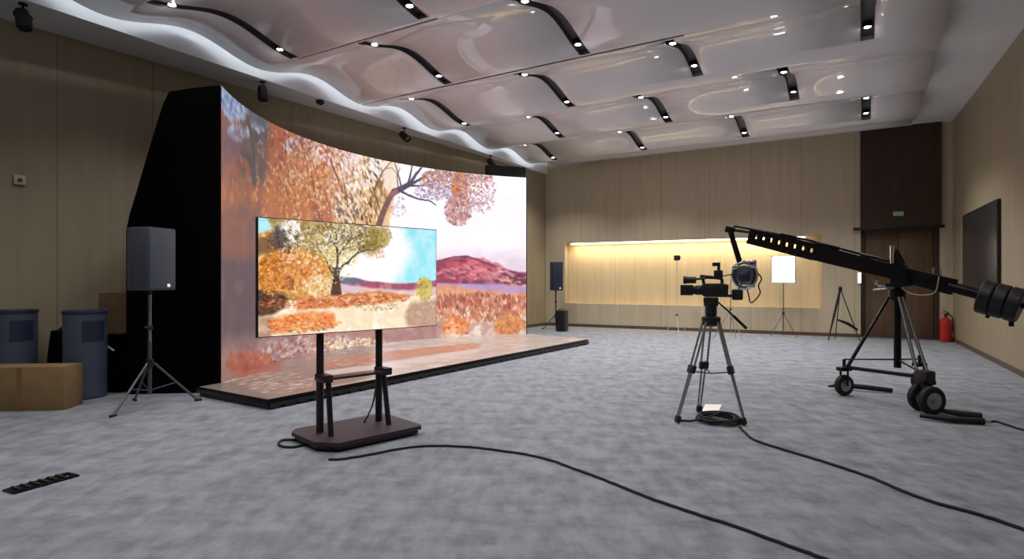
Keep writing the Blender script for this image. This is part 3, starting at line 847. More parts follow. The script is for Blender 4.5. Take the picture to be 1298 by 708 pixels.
fc.dabs(620, 434, 80, 10, 200, 2.4, [(240, 228, 218), (214, 190, 176), (226, 204, 188)], 0.5, 0.0, 2)
fc.stroke([(284, 484), (300, 480), (320, 476)], 1.4, 1.0, (236, 214, 186), 0.8)
fc.c = fc.c.clip(0, 255)
# the floor screen is ruled from the arc of the wall to the front edge, and takes its colours from the canvas
class Sampled: pass
ns, nt_ = 420, 130
sc_ = Sampled(); sc_.w, sc_.h = ns, nt_
fl_front = [FL_.lerp(F0, min(1, x * 8)) if x < 0.125 else F0.lerp(F1, (x - 0.125) / 0.875) for x in np.linspace(0, 1, ns)]
fl_back = [LA(0.01 + (LL - 0.03) * x, 0.002) for x in np.linspace(0, 1, ns)]
gp = np.array([[list(b_.lerp(f_, t_)) for b_, f_ in zip(fl_back, fl_front)] for t_ in np.linspace(0, 1, nt_)])
rel = gp[..., :2] - np.array([F0.x, F0.y])
cx_ = ((rel @ np.array([SD.x, SD.y]) + 1.0) / (SL_ + 2.0) * fw_).clip(0, fw_ - 1).astype(int)
cy_ = ((1 + rel @ np.array([SN.x, SN.y]) / FDEP) * fh_).clip(0, fh_ - 1).astype(int)
lin_ = fc.linear()[cy_, cx_]
sc_.linear = lambda: lin_
screen_mesh('floor_screen', None, None, None, sc_, screen_mat('stage_floor_picture', 0.66, 0.3), st,
            fn=lambda a_, b_: z_at((fl_back if b_ < 0.5 else fl_front)[int(round(a_ * (ns - 1)))], SZ))

# ------------------------------------------------------------------ television on its stand
TD = Vector((0.72, 0.694, 0)).normalized(); TN = Vector((TD.y, -TD.x, 0))
TC = Vector((-1.485, 5.545, 0)); TW, TZ0, TZ1 = 1.835, 1.018, 2.018
def TP(s, n, z): return TC + TD * s + TN * n + Vector((0, 0, z))
tv = thing('television_stand', TC, 'wide flat television on a dark mobile floor stand, showing orange trees and cyan sky', 'television')
def tv_map(w, h):
    O = TC + TN * 0.035
    def f(u, v):
        k = (u - CX) / F
        t = (k * O.y - O.x) / (TD.x - k * TD.y)
        p = O + TD * t
        return (t + TW / 2) / TW * w, (TZ1 - (H0 + (CY - v) / F * p.y)) / (TZ1 - TZ0) * h
    return f
tw_, th_ = 440, 240
tc_ = Canvas(tw_, th_, tv_map(tw_, th_), 1.5)
tc_.fill([(300, 250), (580, 250), (580, 450), (300, 450)], [(254, 253, 253), (250, 250, 252)], 2, 2, 40)
# cyan sky at the right and at the top left corner
tc_.fill([(508, 285), (560, 280), (560, 362), (500, 362), (522, 320)], [(150, 230, 244), (186, 240, 247), (140, 224, 242)], 16, 4, 40, 0.95)
tc_.fill([(320, 270), (352, 272), (350, 306), (320, 304)], [(140, 220, 240), (186, 236, 246)], 5, 4, 20)
# hills and meadow
tc_.fill([(430, 352), (446, 351), (470, 356), (500, 359), (530, 358), (560, 354), (560, 372), (430, 370)], [(176, 92, 112), (150, 84, 110), (196, 120, 134)], 2, 2, 20)
tc_.fill([(430, 350), (448, 352), (462, 357), (436, 359)], [(80, 130, 150), (110, 110, 130)], 2, 1, 12, 0.9)
tc_.fill([(428, 358), (470, 365), (520, 367), (560, 362), (560, 384), (428, 386)], [(236, 206, 190), (226, 190, 190), (216, 196, 214)], 3, 2, 20)
tc_.fill([(320, 372), (400, 372), (470, 370), (560, 374), (560, 450), (320, 450)], [(250, 236, 206), (244, 222, 186), (252, 244, 226)], 4, 4, 22)
tc_.fill([(375, 376), (420, 372), (480, 368), (525, 374), (500, 382), (440, 388), (375, 392)], [(214, 128, 82), (226, 152, 104), (196, 106, 70)], 3, 4, 16)
tc_.dabs(450, 378, 68, 7, 200, 1.8, [(206, 116, 76), (230, 160, 110), (180, 96, 66), (240, 196, 150)], 0.7, 0.05, 2.4)
# foliage
tc_.fill([(322, 300), (350, 288), (380, 280), (420, 282), (426, 372), (322, 384)], [(206, 146, 62), (228, 172, 90), (190, 122, 54), (236, 196, 130)], 4, 8, 18)
tc_.fill([(336, 274), (490, 286), (492, 312), (470, 324), (448, 316), (425, 330), (385, 318), (352, 300)], [(150, 126, 72), (176, 146, 86), (196, 172, 120), (130, 108, 66)], 4, 10, 16, 0.9)
tc_.dabs(368, 294, 14, 14, 60, 2.2, [(250, 248, 246), (230, 224, 214)], 0.8)
tc_.dabs(420, 300, 46, 18, 260, 1.7, [(150, 128, 76), (196, 176, 130), (240, 232, 214), (120, 98, 60)], 0.7)
tc_.dabs(432, 322, 24, 16, 120, 1.8, [(240, 222, 150), (226, 200, 120), (250, 240, 210)], 0.6)
tc_.dabs(471, 305, 15, 13, 110, 2.0, [(146, 126, 60), (170, 148, 76), (126, 108, 56)], 0.75)
tc_.dabs(488, 298, 8, 9, 40, 1.6, [(160, 136, 70), (190, 166, 110)], 0.7)
tc_.dabs(476, 322, 14, 7, 40, 1.4, [(206, 160, 120), (226, 196, 170)], 0.6)
tc_.fill([(344, 300), (352, 286), (362, 296), (372, 316), (352, 322)], [(70, 76, 90), (96, 84, 80)], 4, 4, 12, 0.9)
tc_.stroke([(356, 318), (352, 300), (350, 288)], 2.0, 1.2, (70, 70, 84))
tc_.fill([(322, 302), (344, 298), (346, 320), (322, 324)], [(110, 84, 66), (130, 94, 62)], 4, 5, 14, 0.8)
tc_.dabs(370, 340, 42, 26, 300, 2.2, [(230, 152, 80), (212, 124, 58), (244, 190, 128), (190, 104, 50)], 0.7)
tc_.dabs(345, 345, 18, 22, 130, 2.2, [(196, 120, 40), (160, 90, 36), (214, 140, 60)], 0.7)
tc_.dabs(405, 362, 22, 12, 90, 1.8, [(244, 216, 160), (230, 180, 120), (250, 236, 206)], 0.7, 1.5, 2.2)
tc_.dabs(369, 358, 6, 9, 20, 2.2, [(150, 90, 60), (130, 84, 66)], 0.7)
# trunk and branches
T_ = (78, 58, 54)
tc_.fill([(421, 338), (431, 338), (430, 352), (433, 373), (419, 373), (422, 352)], [(96, 70, 58), (72, 54, 52)], 1.5, 2.5, 8)
tc_.stroke([(424, 352), (418, 340), (414, 330)], 1.6, 1.0, T_)
tc_.stroke([(429, 345), (434, 336), (442, 331)], 1.8, 1.2, T_)
tc_.stroke([(427, 344), (428, 325), (426, 308), (426, 294)], 2.2, 1.0, T_)
tc_.stroke([(430, 322), (438, 310), (446, 302)], 1.2, 0.8, T_)
tc_.stroke([(428, 316), (420, 304), (416, 294)], 1.1, 0.7, T_)
tc_.stroke([(440, 334), (446, 326), (454, 320), (462, 317), (476, 316)], 1.6, 0.8, (84, 74, 84))
tc_.stroke([(452, 321), (458, 312)], 0.9, 0.6, T_)
# dark hollow, foreground, right-hand bush
tc_.fill([(320, 372), (350, 370), (366, 376), (362, 390), (345, 398), (320, 402)], [(84, 58, 46), (110, 76, 54), (60, 44, 42)], 4, 4, 16)
tc_.dabs(338, 380, 18, 14, 60, 2.4, [(60, 44, 40), (96, 66, 46), (120, 80, 50)], 0.6)
tc_.dabs(360, 306, 22, 16, 50, 1.8, [(70, 70, 78), (96, 80, 60), (120, 92, 60)], 0.6)
tc_.fill([(340, 404), (380, 394), (424, 396), (424, 412), (380, 420), (338, 420)], [(232, 130, 70), (240, 158, 90), (222, 112, 64)], 5, 6, 16, 0.95)
tc_.fill([(320, 404), (344, 400), (346, 430), (320, 430)], [(170, 130, 104), (206, 176, 146)], 4, 4, 14, 0.9)
tc_.dabs(380, 414, 44, 7, 90, 1.8, [(246, 206, 140), (206, 110, 64), (250, 230, 190), (150, 106, 80)], 0.6, 0.2, 2)
tc_.dabs(478, 388, 30, 5, 26, 1.4, [(190, 150, 110), (150, 120, 96)], 0.6, 0.0, 2.2)
tc_.dabs(538, 366, 10, 14, 90, 2.6, [(206, 184, 96), (226, 206, 130), (190, 166, 90)], 0.7)
tc_.fill([(520, 384), (560, 376), (560, 420), (516, 412), (512, 398)], [(196, 158, 136), (180, 140, 120), (214, 180, 156)], 6, 4, 16, 0.9)
for q_ in ([(414, 330), (404, 316), (398, 300)], [(428, 308), (434, 298), (436, 290)], [(446, 302), (456, 298), (462, 292)], [(434, 316), (446, 312), (452, 306)], [(420, 304), (410, 298), (402, 290)]):
    tc_.stroke(q_, 0.9, 0.5, T_, 0.8)
tc_.dabs(400, 330, 50, 34, 190, 1.4, [(250, 240, 220), (240, 210, 160), (226, 180, 110), (250, 248, 240)], 0.6)
tc_.dabs(440, 300, 30, 14, 80, 1.5, [(250, 248, 240), (230, 220, 190), (120, 100, 60)], 0.7)
tc_.dabs(350, 352, 28, 22, 120, 1.5, [(150, 84, 36), (224, 136, 60), (244, 184, 110)], 0.65)
tc_.dabs(366, 350, 26, 16, 60, 2.4, [(226, 140, 70), (240, 170, 100), (170, 90, 50)], 0.6)
tc_.dabs(385, 384, 60, 6, 70, 1.4, [(190, 84, 50), (236, 150, 90), (150, 80, 60)], 0.6, 0.1, 2.4)
tc_.dabs(385, 408, 46, 9, 90, 1.8, [(238, 140, 70), (220, 96, 50), (246, 190, 120)], 0.6, 0.2, 2.2)
tc_.c = tc_.c.clip(0, 255)
scr = MB().box(TP(0, 0.01, (TZ0 + TZ1) / 2), (TW + 0.016, 0.045, TZ1 - TZ0 + 0.016), rot=frame(TD), bev=0.004).build('display_panel', M_BLACK, tv)
screen_mesh('screen', TP(-TW / 2, 0.0345, TZ1), TD * TW, Vector((0, 0, TZ0 - TZ1)), tc_, screen_mat('television_picture', 1.05, 0.2), scr)
MB().box(TP(0, -0.04, 1.42), (0.8, 0.06, 0.5), rot=frame(TD), bev=0.01).build('back_housing', M_BLACK, tv)
BS = 1.02
# chamfered base plate
bp = []
for s, n in [(-0.5, 0.18), (-0.36, 0.36), (0.5, 0.36), (0.53, 0.3), (0.53, -0.3), (0.42, -0.38), (-0.42, -0.38), (-0.5, -0.28)]:
    bp.append(TP(s, n, 0.055))
MB().prism(bp, (0, 0, 0.035)).build('base', M_PURPLE, tv)
bp2 = [TC + (p - TC) * 0.95 for p in bp]
MB().prism([Vector((p.x, p.y, 0.022)) for p in bp2], (0, 0, 0.034)).build('base_skirt', M_PURPLED, tv)
for s, n in ((-0.4, 0.26), (0.44, 0.28), (0.4, -0.28), (-0.38, -0.28)):
    MB().lathe([(0.028, -0.014), (0.032, -0.01), (0.032, 0.01), (0.028, 0.014)], TP(s, n, 0.0325), axis=TD, seg=16).build('caster', M_RUBBER, tv)
for s in (-0.31, 0.31):
    MB().tube([TP(s, -0.1, 0.085), TP(s, -0.09, 1.75)], 0.034, 14).build('pole', M_PURPLED, tv)
    MB().tube([TP(s * 0.97, 0.1, 0.085), TP(s * 0.93, 0.02, 0.6)], 0.026, 12).build('strut', M_PURPLED, tv)
MB().box(TP(0, 0.03, 0.6), (0.66, 0.13, 0.022), rot=frame(TD), bev=0.005).box(TP(-0.31, -0.02, 0.6), (0.09, 0.2, 0.07), rot=frame(TD), bev=0.01).box(TP(0.31, -0.02, 0.6), (0.09, 0.2, 0.07), rot=frame(TD), bev=0.01).build('shelf', M_PURPLED, tv)
MB().tube(smooth_path([TP(0.3, -0.14, 1.0), TP(0.32, -0.15, 0.6), TP(0.27, -0.12, 0.32), TP(0.2, -0.1, 0.18), TP(0.17, -0.14, 0.09)]), 0.008, 8).build('power_lead', M_RUBBER, tv)

# ------------------------------------------------------------------ cables on the carpet
def cable(name, px, r, label, extra=None, first=None):
    pts = [P(u, v) for u, v in px]
    if first: pts = first + pts
    pts = [Vector((p.x, p.y, max(p.z, r + 0.001))) for p in pts]
    sp = smooth_path(pts, 8)
    rr = random.Random(len(px))
    for i, p in enumerate(sp):
        sp[i] = p + Vector((rr.uniform(-1, 1), rr.uniform(-1, 1), 0)) * 0.004
    return tag(MB().tube(sp, r, 8).build(name, M_RUBBER, None, sp[0]), label, 'cable')
cable('power_cable', [(417, 583.5), (432, 583), (446, 581), (470, 577), (500, 571), (530, 567), (560, 566), (600, 568), (640, 573), (672, 578), (700, 585), (730, 596), (760, 607), (795, 621), (830, 635), (880, 652), (930, 668), (985, 688), (1040, 708), (1100, 730), (1170, 756)], 0.010,
      'long black cable snaking from the television stand to the bottom of the photo')
cable('camera_cable', [(937, 541.5), (942.5, 547), (952, 556), (965, 562), (1000, 573), (1040, 585), (1100, 605), (1150, 626), (1190, 640), (1245, 655), (1298, 673), (1370, 700)], 0.011,
      'black cable running from the camera tripod to the right edge of the photo')
cable('crane_cable', [(1252, 536), (1262, 535), (1275, 539), (1298, 546), (1340, 556), (1400, 566)], 0.010,
      'short black cable leading from the jib crane base out of the photo at right')
# looped end of the mains lead beside the base
cp = [P(u, v) for u, v in [(392, 562), (380, 566.5), (368, 568), (358, 567), (353, 564), (357, 559.5), (368, 558.5), (392, 559)]]
MB().tube(smooth_path([p + Vector((0, 0, 0.013)) for p in cp], 6), 0.011, 8).build('lead_loop', M_RUBBER, tv)

# ------------------------------------------------------------------ loudspeakers
def speaker_stand(loc, feet, hub_z, top_z, label, m, group=None, low=0.14):
    t = thing('speaker_stand', loc, label, 'speaker stand', group)
    loc = Vector(loc)
    MB().tube([loc + Vector((0, 0, hub_z - 0.1)), loc + Vector((0, 0, top_z))], 0.018, 12).build('pole', m, t)
    MB().tube([loc + Vector((0, 0, low)), loc + Vector((0, 0, hub_z + 0.25))], 0.023, 12).build('lower_tube', M_GREYMET, t)
    MB().lathe([(0.03, -0.05), (0.045, -0.04), (0.045, 0.04), (0.03, 0.05)], loc + Vector((0, 0, hub_z)), seg=16).build('collar', M_BLACK, t)
    MB().lathe([(0.028, -0.03), (0.034, -0.02), (0.034, 0.02), (0.028, 0.03)], loc + Vector((0, 0, hub_z + 0.42)), seg=14).tube([loc + Vector((0.02, -0.02, hub_z + 0.42)), loc + Vector((-0.03, -0.06, hub_z + 0.43))], 0.01, 8).build('clamp_knob', M_BLACK, t)
    for f in feet:
        f = Vector(f); d = (f - loc); d.z = 0; dn = d.normalized()
        top = loc + dn * 0.04 + Vector((0, 0, hub_z))
        lg = MB().tube([top, f + Vector((0, 0, 0.018))], 0.014, 10).build('leg', M_GREYMET, t)
        MB().tube([f + Vector((0, 0, 0.016)) - dn * 0.03, f + Vector((0, 0, 0.016)) + dn * 0.05], 0.0158, 10).build('rubber_foot', M_RUBBER, lg)
        mid = top.lerp(f, 0.5)
        MB().tube([loc + Vector((0, 0, low + 0.05)) + dn * 0.02, mid], 0.007, 8).build('brace', M_GREYMET, t)
    return t
def speaker(loc, w, d, h, yaw, label, mc, mg, badge=True):
    """loc: centre of the underside; yaw: direction the grille faces"""
    loc = Vector(loc)
    t = thing('loudspeaker', loc, label, 'loudspeaker')
    f = Vector((math.cos(yaw), math.sin(yaw), 0)); s = Vector((-f.y, f.x, 0))
    def q(x, y, z): return loc + s * x + f * y + Vector((0, 0, z))
    pl = [q(-w / 2, d / 2, 0.002), q(w / 2, d / 2, 0.002), q(w / 2, -d * 0.2, 0.002), q(w * 0.36, -d / 2, 0.002), q(-w * 0.36, -d / 2, 0.002), q(-w / 2, -d * 0.2, 0.002)]
    mb = MB(); mb.prism(pl, (0, 0, h - 0.004))
    bmesh.ops.bevel(mb.bm, geom=mb.bm.edges[:], offset=0.012, segments=2, profile=0.5, affect='EDGES')
    mb.build('cabinet', mc, t)
    g = MB().box(q(0, d / 2 + 0.004, h / 2), (w * 0.92, 0.012, h * 0.94), rot=frame(s), bev=0.004).build('grille', mg, t)
    if badge:
        MB().box(q(w * 0.2, d / 2 + 0.013, h * 0.08), (0.035, 0.008, 0.035), rot=frame(s), bev=0.003).build('badge', M_WHITEDOT, g)
    MB().tube([q(0, 0, -0.05), q(0, 0, 0.01)], 0.026, 12).build('pole_socket', M_BLACK, t)
    return t
LS = Vector((-4.30, 6.93, 0))
speaker_stand(LS, [P(144, 528), P(250, 508), P(171, 508)], 0.51, 1.32, 'grey tripod speaker stand in front of the black drape, left', M_STEEL)
speaker(LS + Vector((0, 0, 1.37)), 0.39, 0.37, 0.74, math.radians(-15), 'charcoal loudspeaker on tripod stand in front of the black drape', M_GREYCASE, M_GRILLE)
FS = Vector((1.33, 17.7, 0))
speaker_stand(FS, [FS + Vector((0.38 * math.cos(t), 0.38 * math.sin(t), 0)) for t in (-1.0, 1.1, 3.2)], 0.4, 1.12, 'slim stand under the far loudspeaker, right of the LED wall', M_BLACKM)
speaker(FS + Vector((0, 0, 1.17)), 0.34, 0.32, 0.86, math.radians(-72), 'blue-black loudspeaker in the far corner, right of the LED wall', M_BLUECASE, M_BLUECASE)
bx = FS + Vector((0.12, -0.75, 0))
t = thing('equipment_case', bx, 'small black upright case on the floor near the far loudspeaker', 'case')
MB().box(bx + Vector((0, 0, 0.30)), (0.28, 0.3, 0.56), rot=frame(XF), bev=0.015).build('body', M_BLACK, t)
MB().box(bx + Vector((0, 0, 0.595)), (0.285, 0.305, 0.03), rot=frame(XF), bev=0.008).build('lid', M_BLUECASE, t)
MB().tube(smooth_path([bx + XF * -0.08 + Vector((0, 0, 0.605)), bx + XF * -0.07 + Vector((0, 0, 0.65)), bx + XF * 0.07 + Vector((0, 0, 0.65)), bx + XF * 0.08 + Vector((0, 0, 0.605))], 5), 0.01, 8).build('handle', M_GREYMET, t)
MB().box(bx + Vector((0, 0, 0.01)), (0.24, 0.26, 0.02), rot=frame(XF), bev=0.004).build('foot', M_RUBBER, t)

# ------------------------------------------------------------------ things along the left wall
def drum(c, label):
    t = thing('storage_drum', c, label, 'drum', 'tall blue-grey drums by the left wall')
    r, h = 0.235, 1.11
    MB().lathe([(r - 0.02, 0.0), (r, 0.015), (r, 0.3), (r, 0.7), (r, h - 0.03)], c, seg=36).build('body', M_DRUM, t)
    MB().lathe([(r + 0.004, h - 0.04), (r + 0.01, h - 0.035), (r + 0.01, h - 0.005), (r, h), (r - 0.02, h), (r - 0.025, h - 0.012), (0.02, h - 0.012)], c, seg=36).build('lid', M_DRUMD, t)
    # darker patch on the side
    pm = MB(); bm = pm.bm; ring = []
    base = math.radians(-62)
    for i in range(9):
        an = base + math.radians(62) * i / 8
        ring.append([bm.verts.new(Vector(c) + Vector((math.cos(an) * rr, math.sin(an) * rr, zz))) for rr, zz in ((r + 0.001, 0.72), (r + 0.004, 0.72), (r + 0.004, 0.98), (r + 0.001, 0.98))])
    for A_, B_ in zip(ring, ring[1:]):
        for k in range(4): bm.faces.new((A_[k], A_[(k + 1) % 4], B_[(k + 1) % 4], B_[k]))
    bm.faces.new(ring[0]); bm.faces.new(ring[-1][::-1])
    pm.build('sticker', M_DRUMD, t)
    return t
drum(Vector((-6.43, 7.55, 0)), 'tall blue-grey drum standing behind the cardboard box, at the left edge')
drum(Vector((-5.46, 7.47, 0)), 'tall blue-grey drum standing right of the cardboard box')
cb = Vector((-5.64, 6.83, 0))
t = thing('cardboard_box', cb, 'closed brown cardboard box on the floor at the left edge of the photo', 'box')
RB = frame(Vector((1.0, 0.10, 0)))
MB().box(cb + Vector((0, 0, 0.245)), (0.96, 0.34, 0.488), rot=RB, bev=0.008).build('carton', M_CARD, t)
for sx in (-1, 1):
    MB().box(cb + RB @ Vector((0, sx * 0.083, 0.493)), (0.95, 0.163, 0.006), rot=RB, bev=0.002).build('flap', M_CARD, t)
MB().box(cb + RB @ Vector((0, -0.1715, 0.25)), (0.06, 0.003, 0.48), rot=RB).build('tape', M_TAPE, t)
bg = Vector((-6.04, 7.95, 0))
def soft_bag(c, w, d, h, rot):
    mb = MB(); bmx = bmesh.new()
    bmesh.ops.create_cube(bmx, size=1.0)
    bmesh.ops.subdivide_edges(bmx, edges=bmx.edges[:], cuts=5, use_grid_fill=True)
    rr = random.Random(5)
    for v in bmx.verts:
        z = v.co.z + 0.5
        k = 1.0 - 0.22 * z * z
        x, y = v.co.x * 2, v.co.y * 2
        n = (abs(x) ** 4 + abs(y) ** 4) ** 0.25
        m = max(abs(x), abs(y))
        sc = (m / n) if n > 1e-6 else 1
        v.co = Vector((v.co.x * w * k * sc * (1 + rr.uniform(-.02, .02)), v.co.y * d * k * sc, (v.co.z + 0.5) * h + (0.03 * math.sin(v.co.x * 9) * z)))
        if z < 0.01: v.co.z = 0.0
        v.co = rot @ v.co + c
    mb._merge(bmx)
    return mb
t = thing('duffel_bag', bg, 'black soft bag standing between the two blue-grey drums', 'bag')
soft_bag(bg, 0.46, 0.34, 0.78, frame((1, 0.1, 0))).build('body', M_CLOTH, t)
MB().tube(smooth_path([bg + Vector((-0.1, -0.04, 0.74)), bg + Vector((-0.07, -0.05, 0.84)), bg + Vector((0.07, -0.05, 0.84)), bg + Vector((0.1, -0.04, 0.74))], 5), 0.012, 8).build('handle', M_RUBBER, t)
bd = Vector((-5.62, 8.42, 0))
t = MB().box(bd + Vector((0, 0, 0.66)), (0.62, 0.05, 1.3), rot=frame(Vector((1, 0.1, 0))), bev=0.006).build('wooden_board', M_BOARD, None, bd)
tag(t, 'brown board standing upright beside the black drape, behind the right drum', 'board')
b2 = Vector((-5.30, 7.86, 0))
t = thing('tool_bag', b2, 'dark bag with white strap in front of the brown board, right of the drums', 'bag')
soft_bag(b2, 0.26, 0.24, 0.74, frame((1, 0, 0))).build('body', M_CLOTH, t)
MB().tube(smooth_path([b2 + Vector((-0.13, -0.09, 0.72)), b2 + Vector((-0.09, -0.14, 0.66)), b2 + Vector((-0.02, -0.14, 0.60)), b2 + Vector((0.03, -0.13, 0.56))], 5), 0.012, 8).build('strap', M_PAPER, t)
# small pale sensor on the left wall
def left_hit(u, v, off=0.0):
    k = (u - CX) / F
    A_ = C_BL + NL * off
    t_ = (k * A_.y - A_.x) / (LW.x - k * LW.y)
    p = A_ + LW * t_
    return Vector((p.x, p.y, H0 + (CY - v) / F * p.y))
p = left_hit(25, 228, 0.02)
t = thing('wall_sensor', p, 'small pale square sensor high on the left wall', 'sensor')
MB().box(p, (0.13, 0.035, 0.13), rot=frame(LW), bev=0.01).build('case', M_PALE, t)
MB().lathe([(0.03, 0.0), (0.026, 0.012), (0.008, 0.02)], p + NL * 0.017, axis=NL, seg=16).build('lens', M_GREYMET, t)

# spotlights hanging from the soffit above the LED wall
def hang_spot(a_, b_, label, tilt):
    c = AB(a_, b_, SOF)
    t = thing('hanging_spotlight', c, label, 'spotlight', 'black spotlights hanging above the LED wall')
    MB().lathe([(0.05, 0.0), (0.05, -0.02), (0.015, -0.026)], c, seg=16).build('mount_plate', M_BLACKM, t)
    MB().tube([c + Vector((0, 0, -0.02)), c + Vector((0, 0, -0.12))], 0.012, 8).build('stem', M_BLACKM, t)
    ax = (AB(0.1, 1, 0) * math.sin(tilt) + Vector((0, 0, -1)) * math.cos(tilt)).normalized()
    p = c + Vector((0, 0, -0.19))
    can = MB().lathe([(0.04, -0.13), (0.07, -0.11), (0.08, 0.0), (0.085, 0.12), (0.075, 0.14), (0.07, 0.12), (0.02, 0.1)], p, axis=ax, seg=20).build('lamp_can', M_BLACK, t)
    MB().lathe([(0.066, 0.118), (0.06, 0.128), (0.01, 0.13)], p, axis=ax, seg=18).build('lens', M_LENSGLASS, can)
    sd = ax.cross(Vector((0, 0, 1))).normalized() if abs(ax.z) < 0.99 else Vector((1, 0, 0))
    MB().tube(smooth_path([p + sd * 0.09, p + sd * 0.09 + Vector((0, 0, 0.06)), c + Vector((0, 0, -0.11)), p - sd * 0.09 + Vector((0, 0, 0.06)), p - sd * 0.09], 5), 0.008, 8).build('yoke', M_BLACKM, t)
for (a_, b_, lab, tl) in [(3.1, -8.98, 'black spotlight hanging at the top left, nearest the photo edge', 0.35),
                          (6.47, -8.95, 'black spotlight hanging right above the left end of the LED wall', 0.15),
                          (10.1, -8.92, 'round black spotlight hanging over the middle of the LED wall', 0.9),
                          (13.6, -8.86, 'black spotlight hanging over the far right end of the LED wall', 0.7)]:
    hang_spot(a_, b_, lab, tl)
c = AB(7.73, -8.95, SOF)
t = thing('ceiling_speaker', c, 'tiny dark fixture under the left ceiling edge between two hanging spotlights', 'fixture')
MB().lathe([(0.075, 0.0), (0.08, -0.03), (0.07, -0.06), (0.02, -0.07)], c, seg=20).build('housing', M_BLACK, t)
MB().lathe([(0.03, -0.068), (0.03, -0.078), (0.01, -0.09)], c, seg=16).build('lens', M_LENSGLASS, t)

# dark ribbed plate lying on the carpet
q0, q1, q2, q3 = [P(u, v) for u, v in [(5, 620.5), (15, 629), (97.5, 605.7), (87.3, 598.5)]]
pc = (q0 + q1 + q2 + q3) / 4; px_ = ((q2 + q3) - (q0 + q1)).normalized(); Lp = ((q2 + q3) - (q0 + q1)).length / 2; Wp = 0.15
t = thing('floor_plate', pc, 'dark ribbed metal plate lying on the carpet at lower left', 'floor plate')
Rp = frame(px_)
def pp(x, y, z): return pc + Rp @ Vector((x, y, z))
mb = MB(); mb.box(pp(-0.03, 0, 0.008), (Lp - 0.06, Wp, 0.014), rot=Rp, bev=0.003)
mb.box(pp(Lp / 2 - 0.035, Wp / 2 - 0.02, 0.008), (0.07, 0.04, 0.014), rot=Rp, bev=0.003).box(pp(Lp / 2 - 0.035, -Wp / 2 + 0.02, 0.008), (0.07, 0.04, 0.014), rot=Rp, bev=0.003).box(pp(Lp / 2 - 0.005, 0, 0.008), (0.025, Wp, 0.014), rot=Rp, bev=0.003)
mb.build('plate', M_BLACKM, t)
for i in range(6):
    MB().box(pp(-Lp / 2 + 0.05 + i * 0.056, 0, 0.02), (0.02, Wp - 0.03, 0.012), rot=Rp, bev=0.003).build('rib', M_RUBBER, t)

# ------------------------------------------------------------------ camera tripod, camera
TB = Vector((2.12, 6.22, 0))
feet = [P(858, 536), P(886, 522), P(944, 539)]
tp = thing('camera_tripod', TB, 'silver and black broadcast tripod standing in a cable coil on the carpet', 'tripod')
hubz = 1.07
for f in feet:
    d = f - TB; d.z = 0; dn = d.normalized(); sd = Vector((-dn.y, dn.x, 0))
    top = TB + dn * 0.075 + Vector((0, 0, hubz)); k1 = top.lerp(f, 0.46); k2 = top.lerp(f, 0.50)
    lg = MB()
    for sg in (-1, 1):
        lg.tube([top + sd * 0.032 * sg, k2 + sd * 0.034 * sg], 0.0115, 10)
        lg.tube([k1 + sd * 0.02 * sg, f.lerp(k1, 0.04) + sd * 0.014 * sg + Vector((0, 0, 0.03))], 0.0105, 10)
    leg = lg.build('leg', M_SILVER, tp)
    ax = (f - top).normalized()
    MB().box(top.lerp(f, 0.48), (0.1, 0.045, 0.085), rot=Matrix((sd, ax.cross(sd), ax)).transposed(), bev=0.008).build('leg_clamp', M_BLACK, leg)
    MB().box(top.lerp(f, 0.965) + Vector((0, 0, 0.006)), (0.06, 0.045, 0.07), rot=Matrix((sd, ax.cross(sd), ax)).transposed(), bev=0.008).build('rubber_foot', M_RUBBER, leg)
    MB().tube([TB + Vector((0, 0, 0.5)), top.lerp(f, 0.5)], 0.007, 8).build('spreader_arm', M_BLACK, tp)
MB().lathe([(0.05, -0.07), (0.085, -0.05), (0.1, 0.0), (0.095, 0.03), (0.06, 0.045)], TB + Vector((0, 0, hubz)), seg=20).build('crown', M_BLACK, tp)
MB().lathe([(0.05, 0.0), (0.06, 0.02), (0.06, 0.1), (0.075, 0.11), (0.075, 0.14), (0.05, 0.15)], TB + Vector((0, 0, hubz + 0.04)), seg=20).box(TB + Vector((0, 0, hubz + 0.21)), (0.15, 0.1, 0.06), rot=frame((-0.93, 0.36, 0)), bev=0.01).build('fluid_head', M_BLACK, tp)
CD = Vector((-0.95, 0.30, 0)).normalized(); CSD = Vector((-CD.y, CD.x, 0))
def CP(x, y, z): return TB + CD * x + CSD * y + Vector((0, 0, z))
hb = MB().tube([CP(-0.06, 0.06, hubz + 0.2), CP(-0.18, 0.05, hubz + 0.09), CP(-0.34, 0.04, hubz - 0.07)], 0.009, 8).build('pan_handle', M_BLACKM, tp)
MB().tube([CP(-0.22, 0.045, hubz + 0.05), CP(-0.35, 0.04, hubz - 0.08)], 0.016, 10).build('grip', M_RUBBER, hb)
# camera
zc = hubz + 0.24
_CP = CP
KC = 0.82
def CP(x, y, z):
    return _CP((x - 0.02) * KC - 0.02, y, zc + (z - zc) * 0.9)
vc = thing('video_camera', TB + Vector((0, 0, zc)), 'black broadcast video camera on the silver tripod, lens pointing at the LED wall', 'camera')
mb = MB()
prof = [(-0.16, 0.005), (-0.17, 0.15), (-0.1, 0.165), (0.14, 0.165), (0.165, 0.14), (0.165, 0.03), (0.12, 0.005)]
mb.prism([CP(x, -0.06, zc + z) for x, z in prof], CSD * 0.12)
bmesh.ops.bevel(mb.bm, geom=mb.bm.edges[:], offset=0.008, segments=2, profile=0.5, affect='EDGES')
mb.build('body', M_BLACK, vc)
ln = MB().lathe([(0.045, 0.0), (0.052, 0.01), (0.052, 0.06), (0.046, 0.065), (0.046, 0.1), (0.05, 0.105), (0.05, 0.13)], CP(0.16, 0, zc + 0.085), axis=CD, seg=24).build('lens', M_BLACK, vc)
hd = MB()
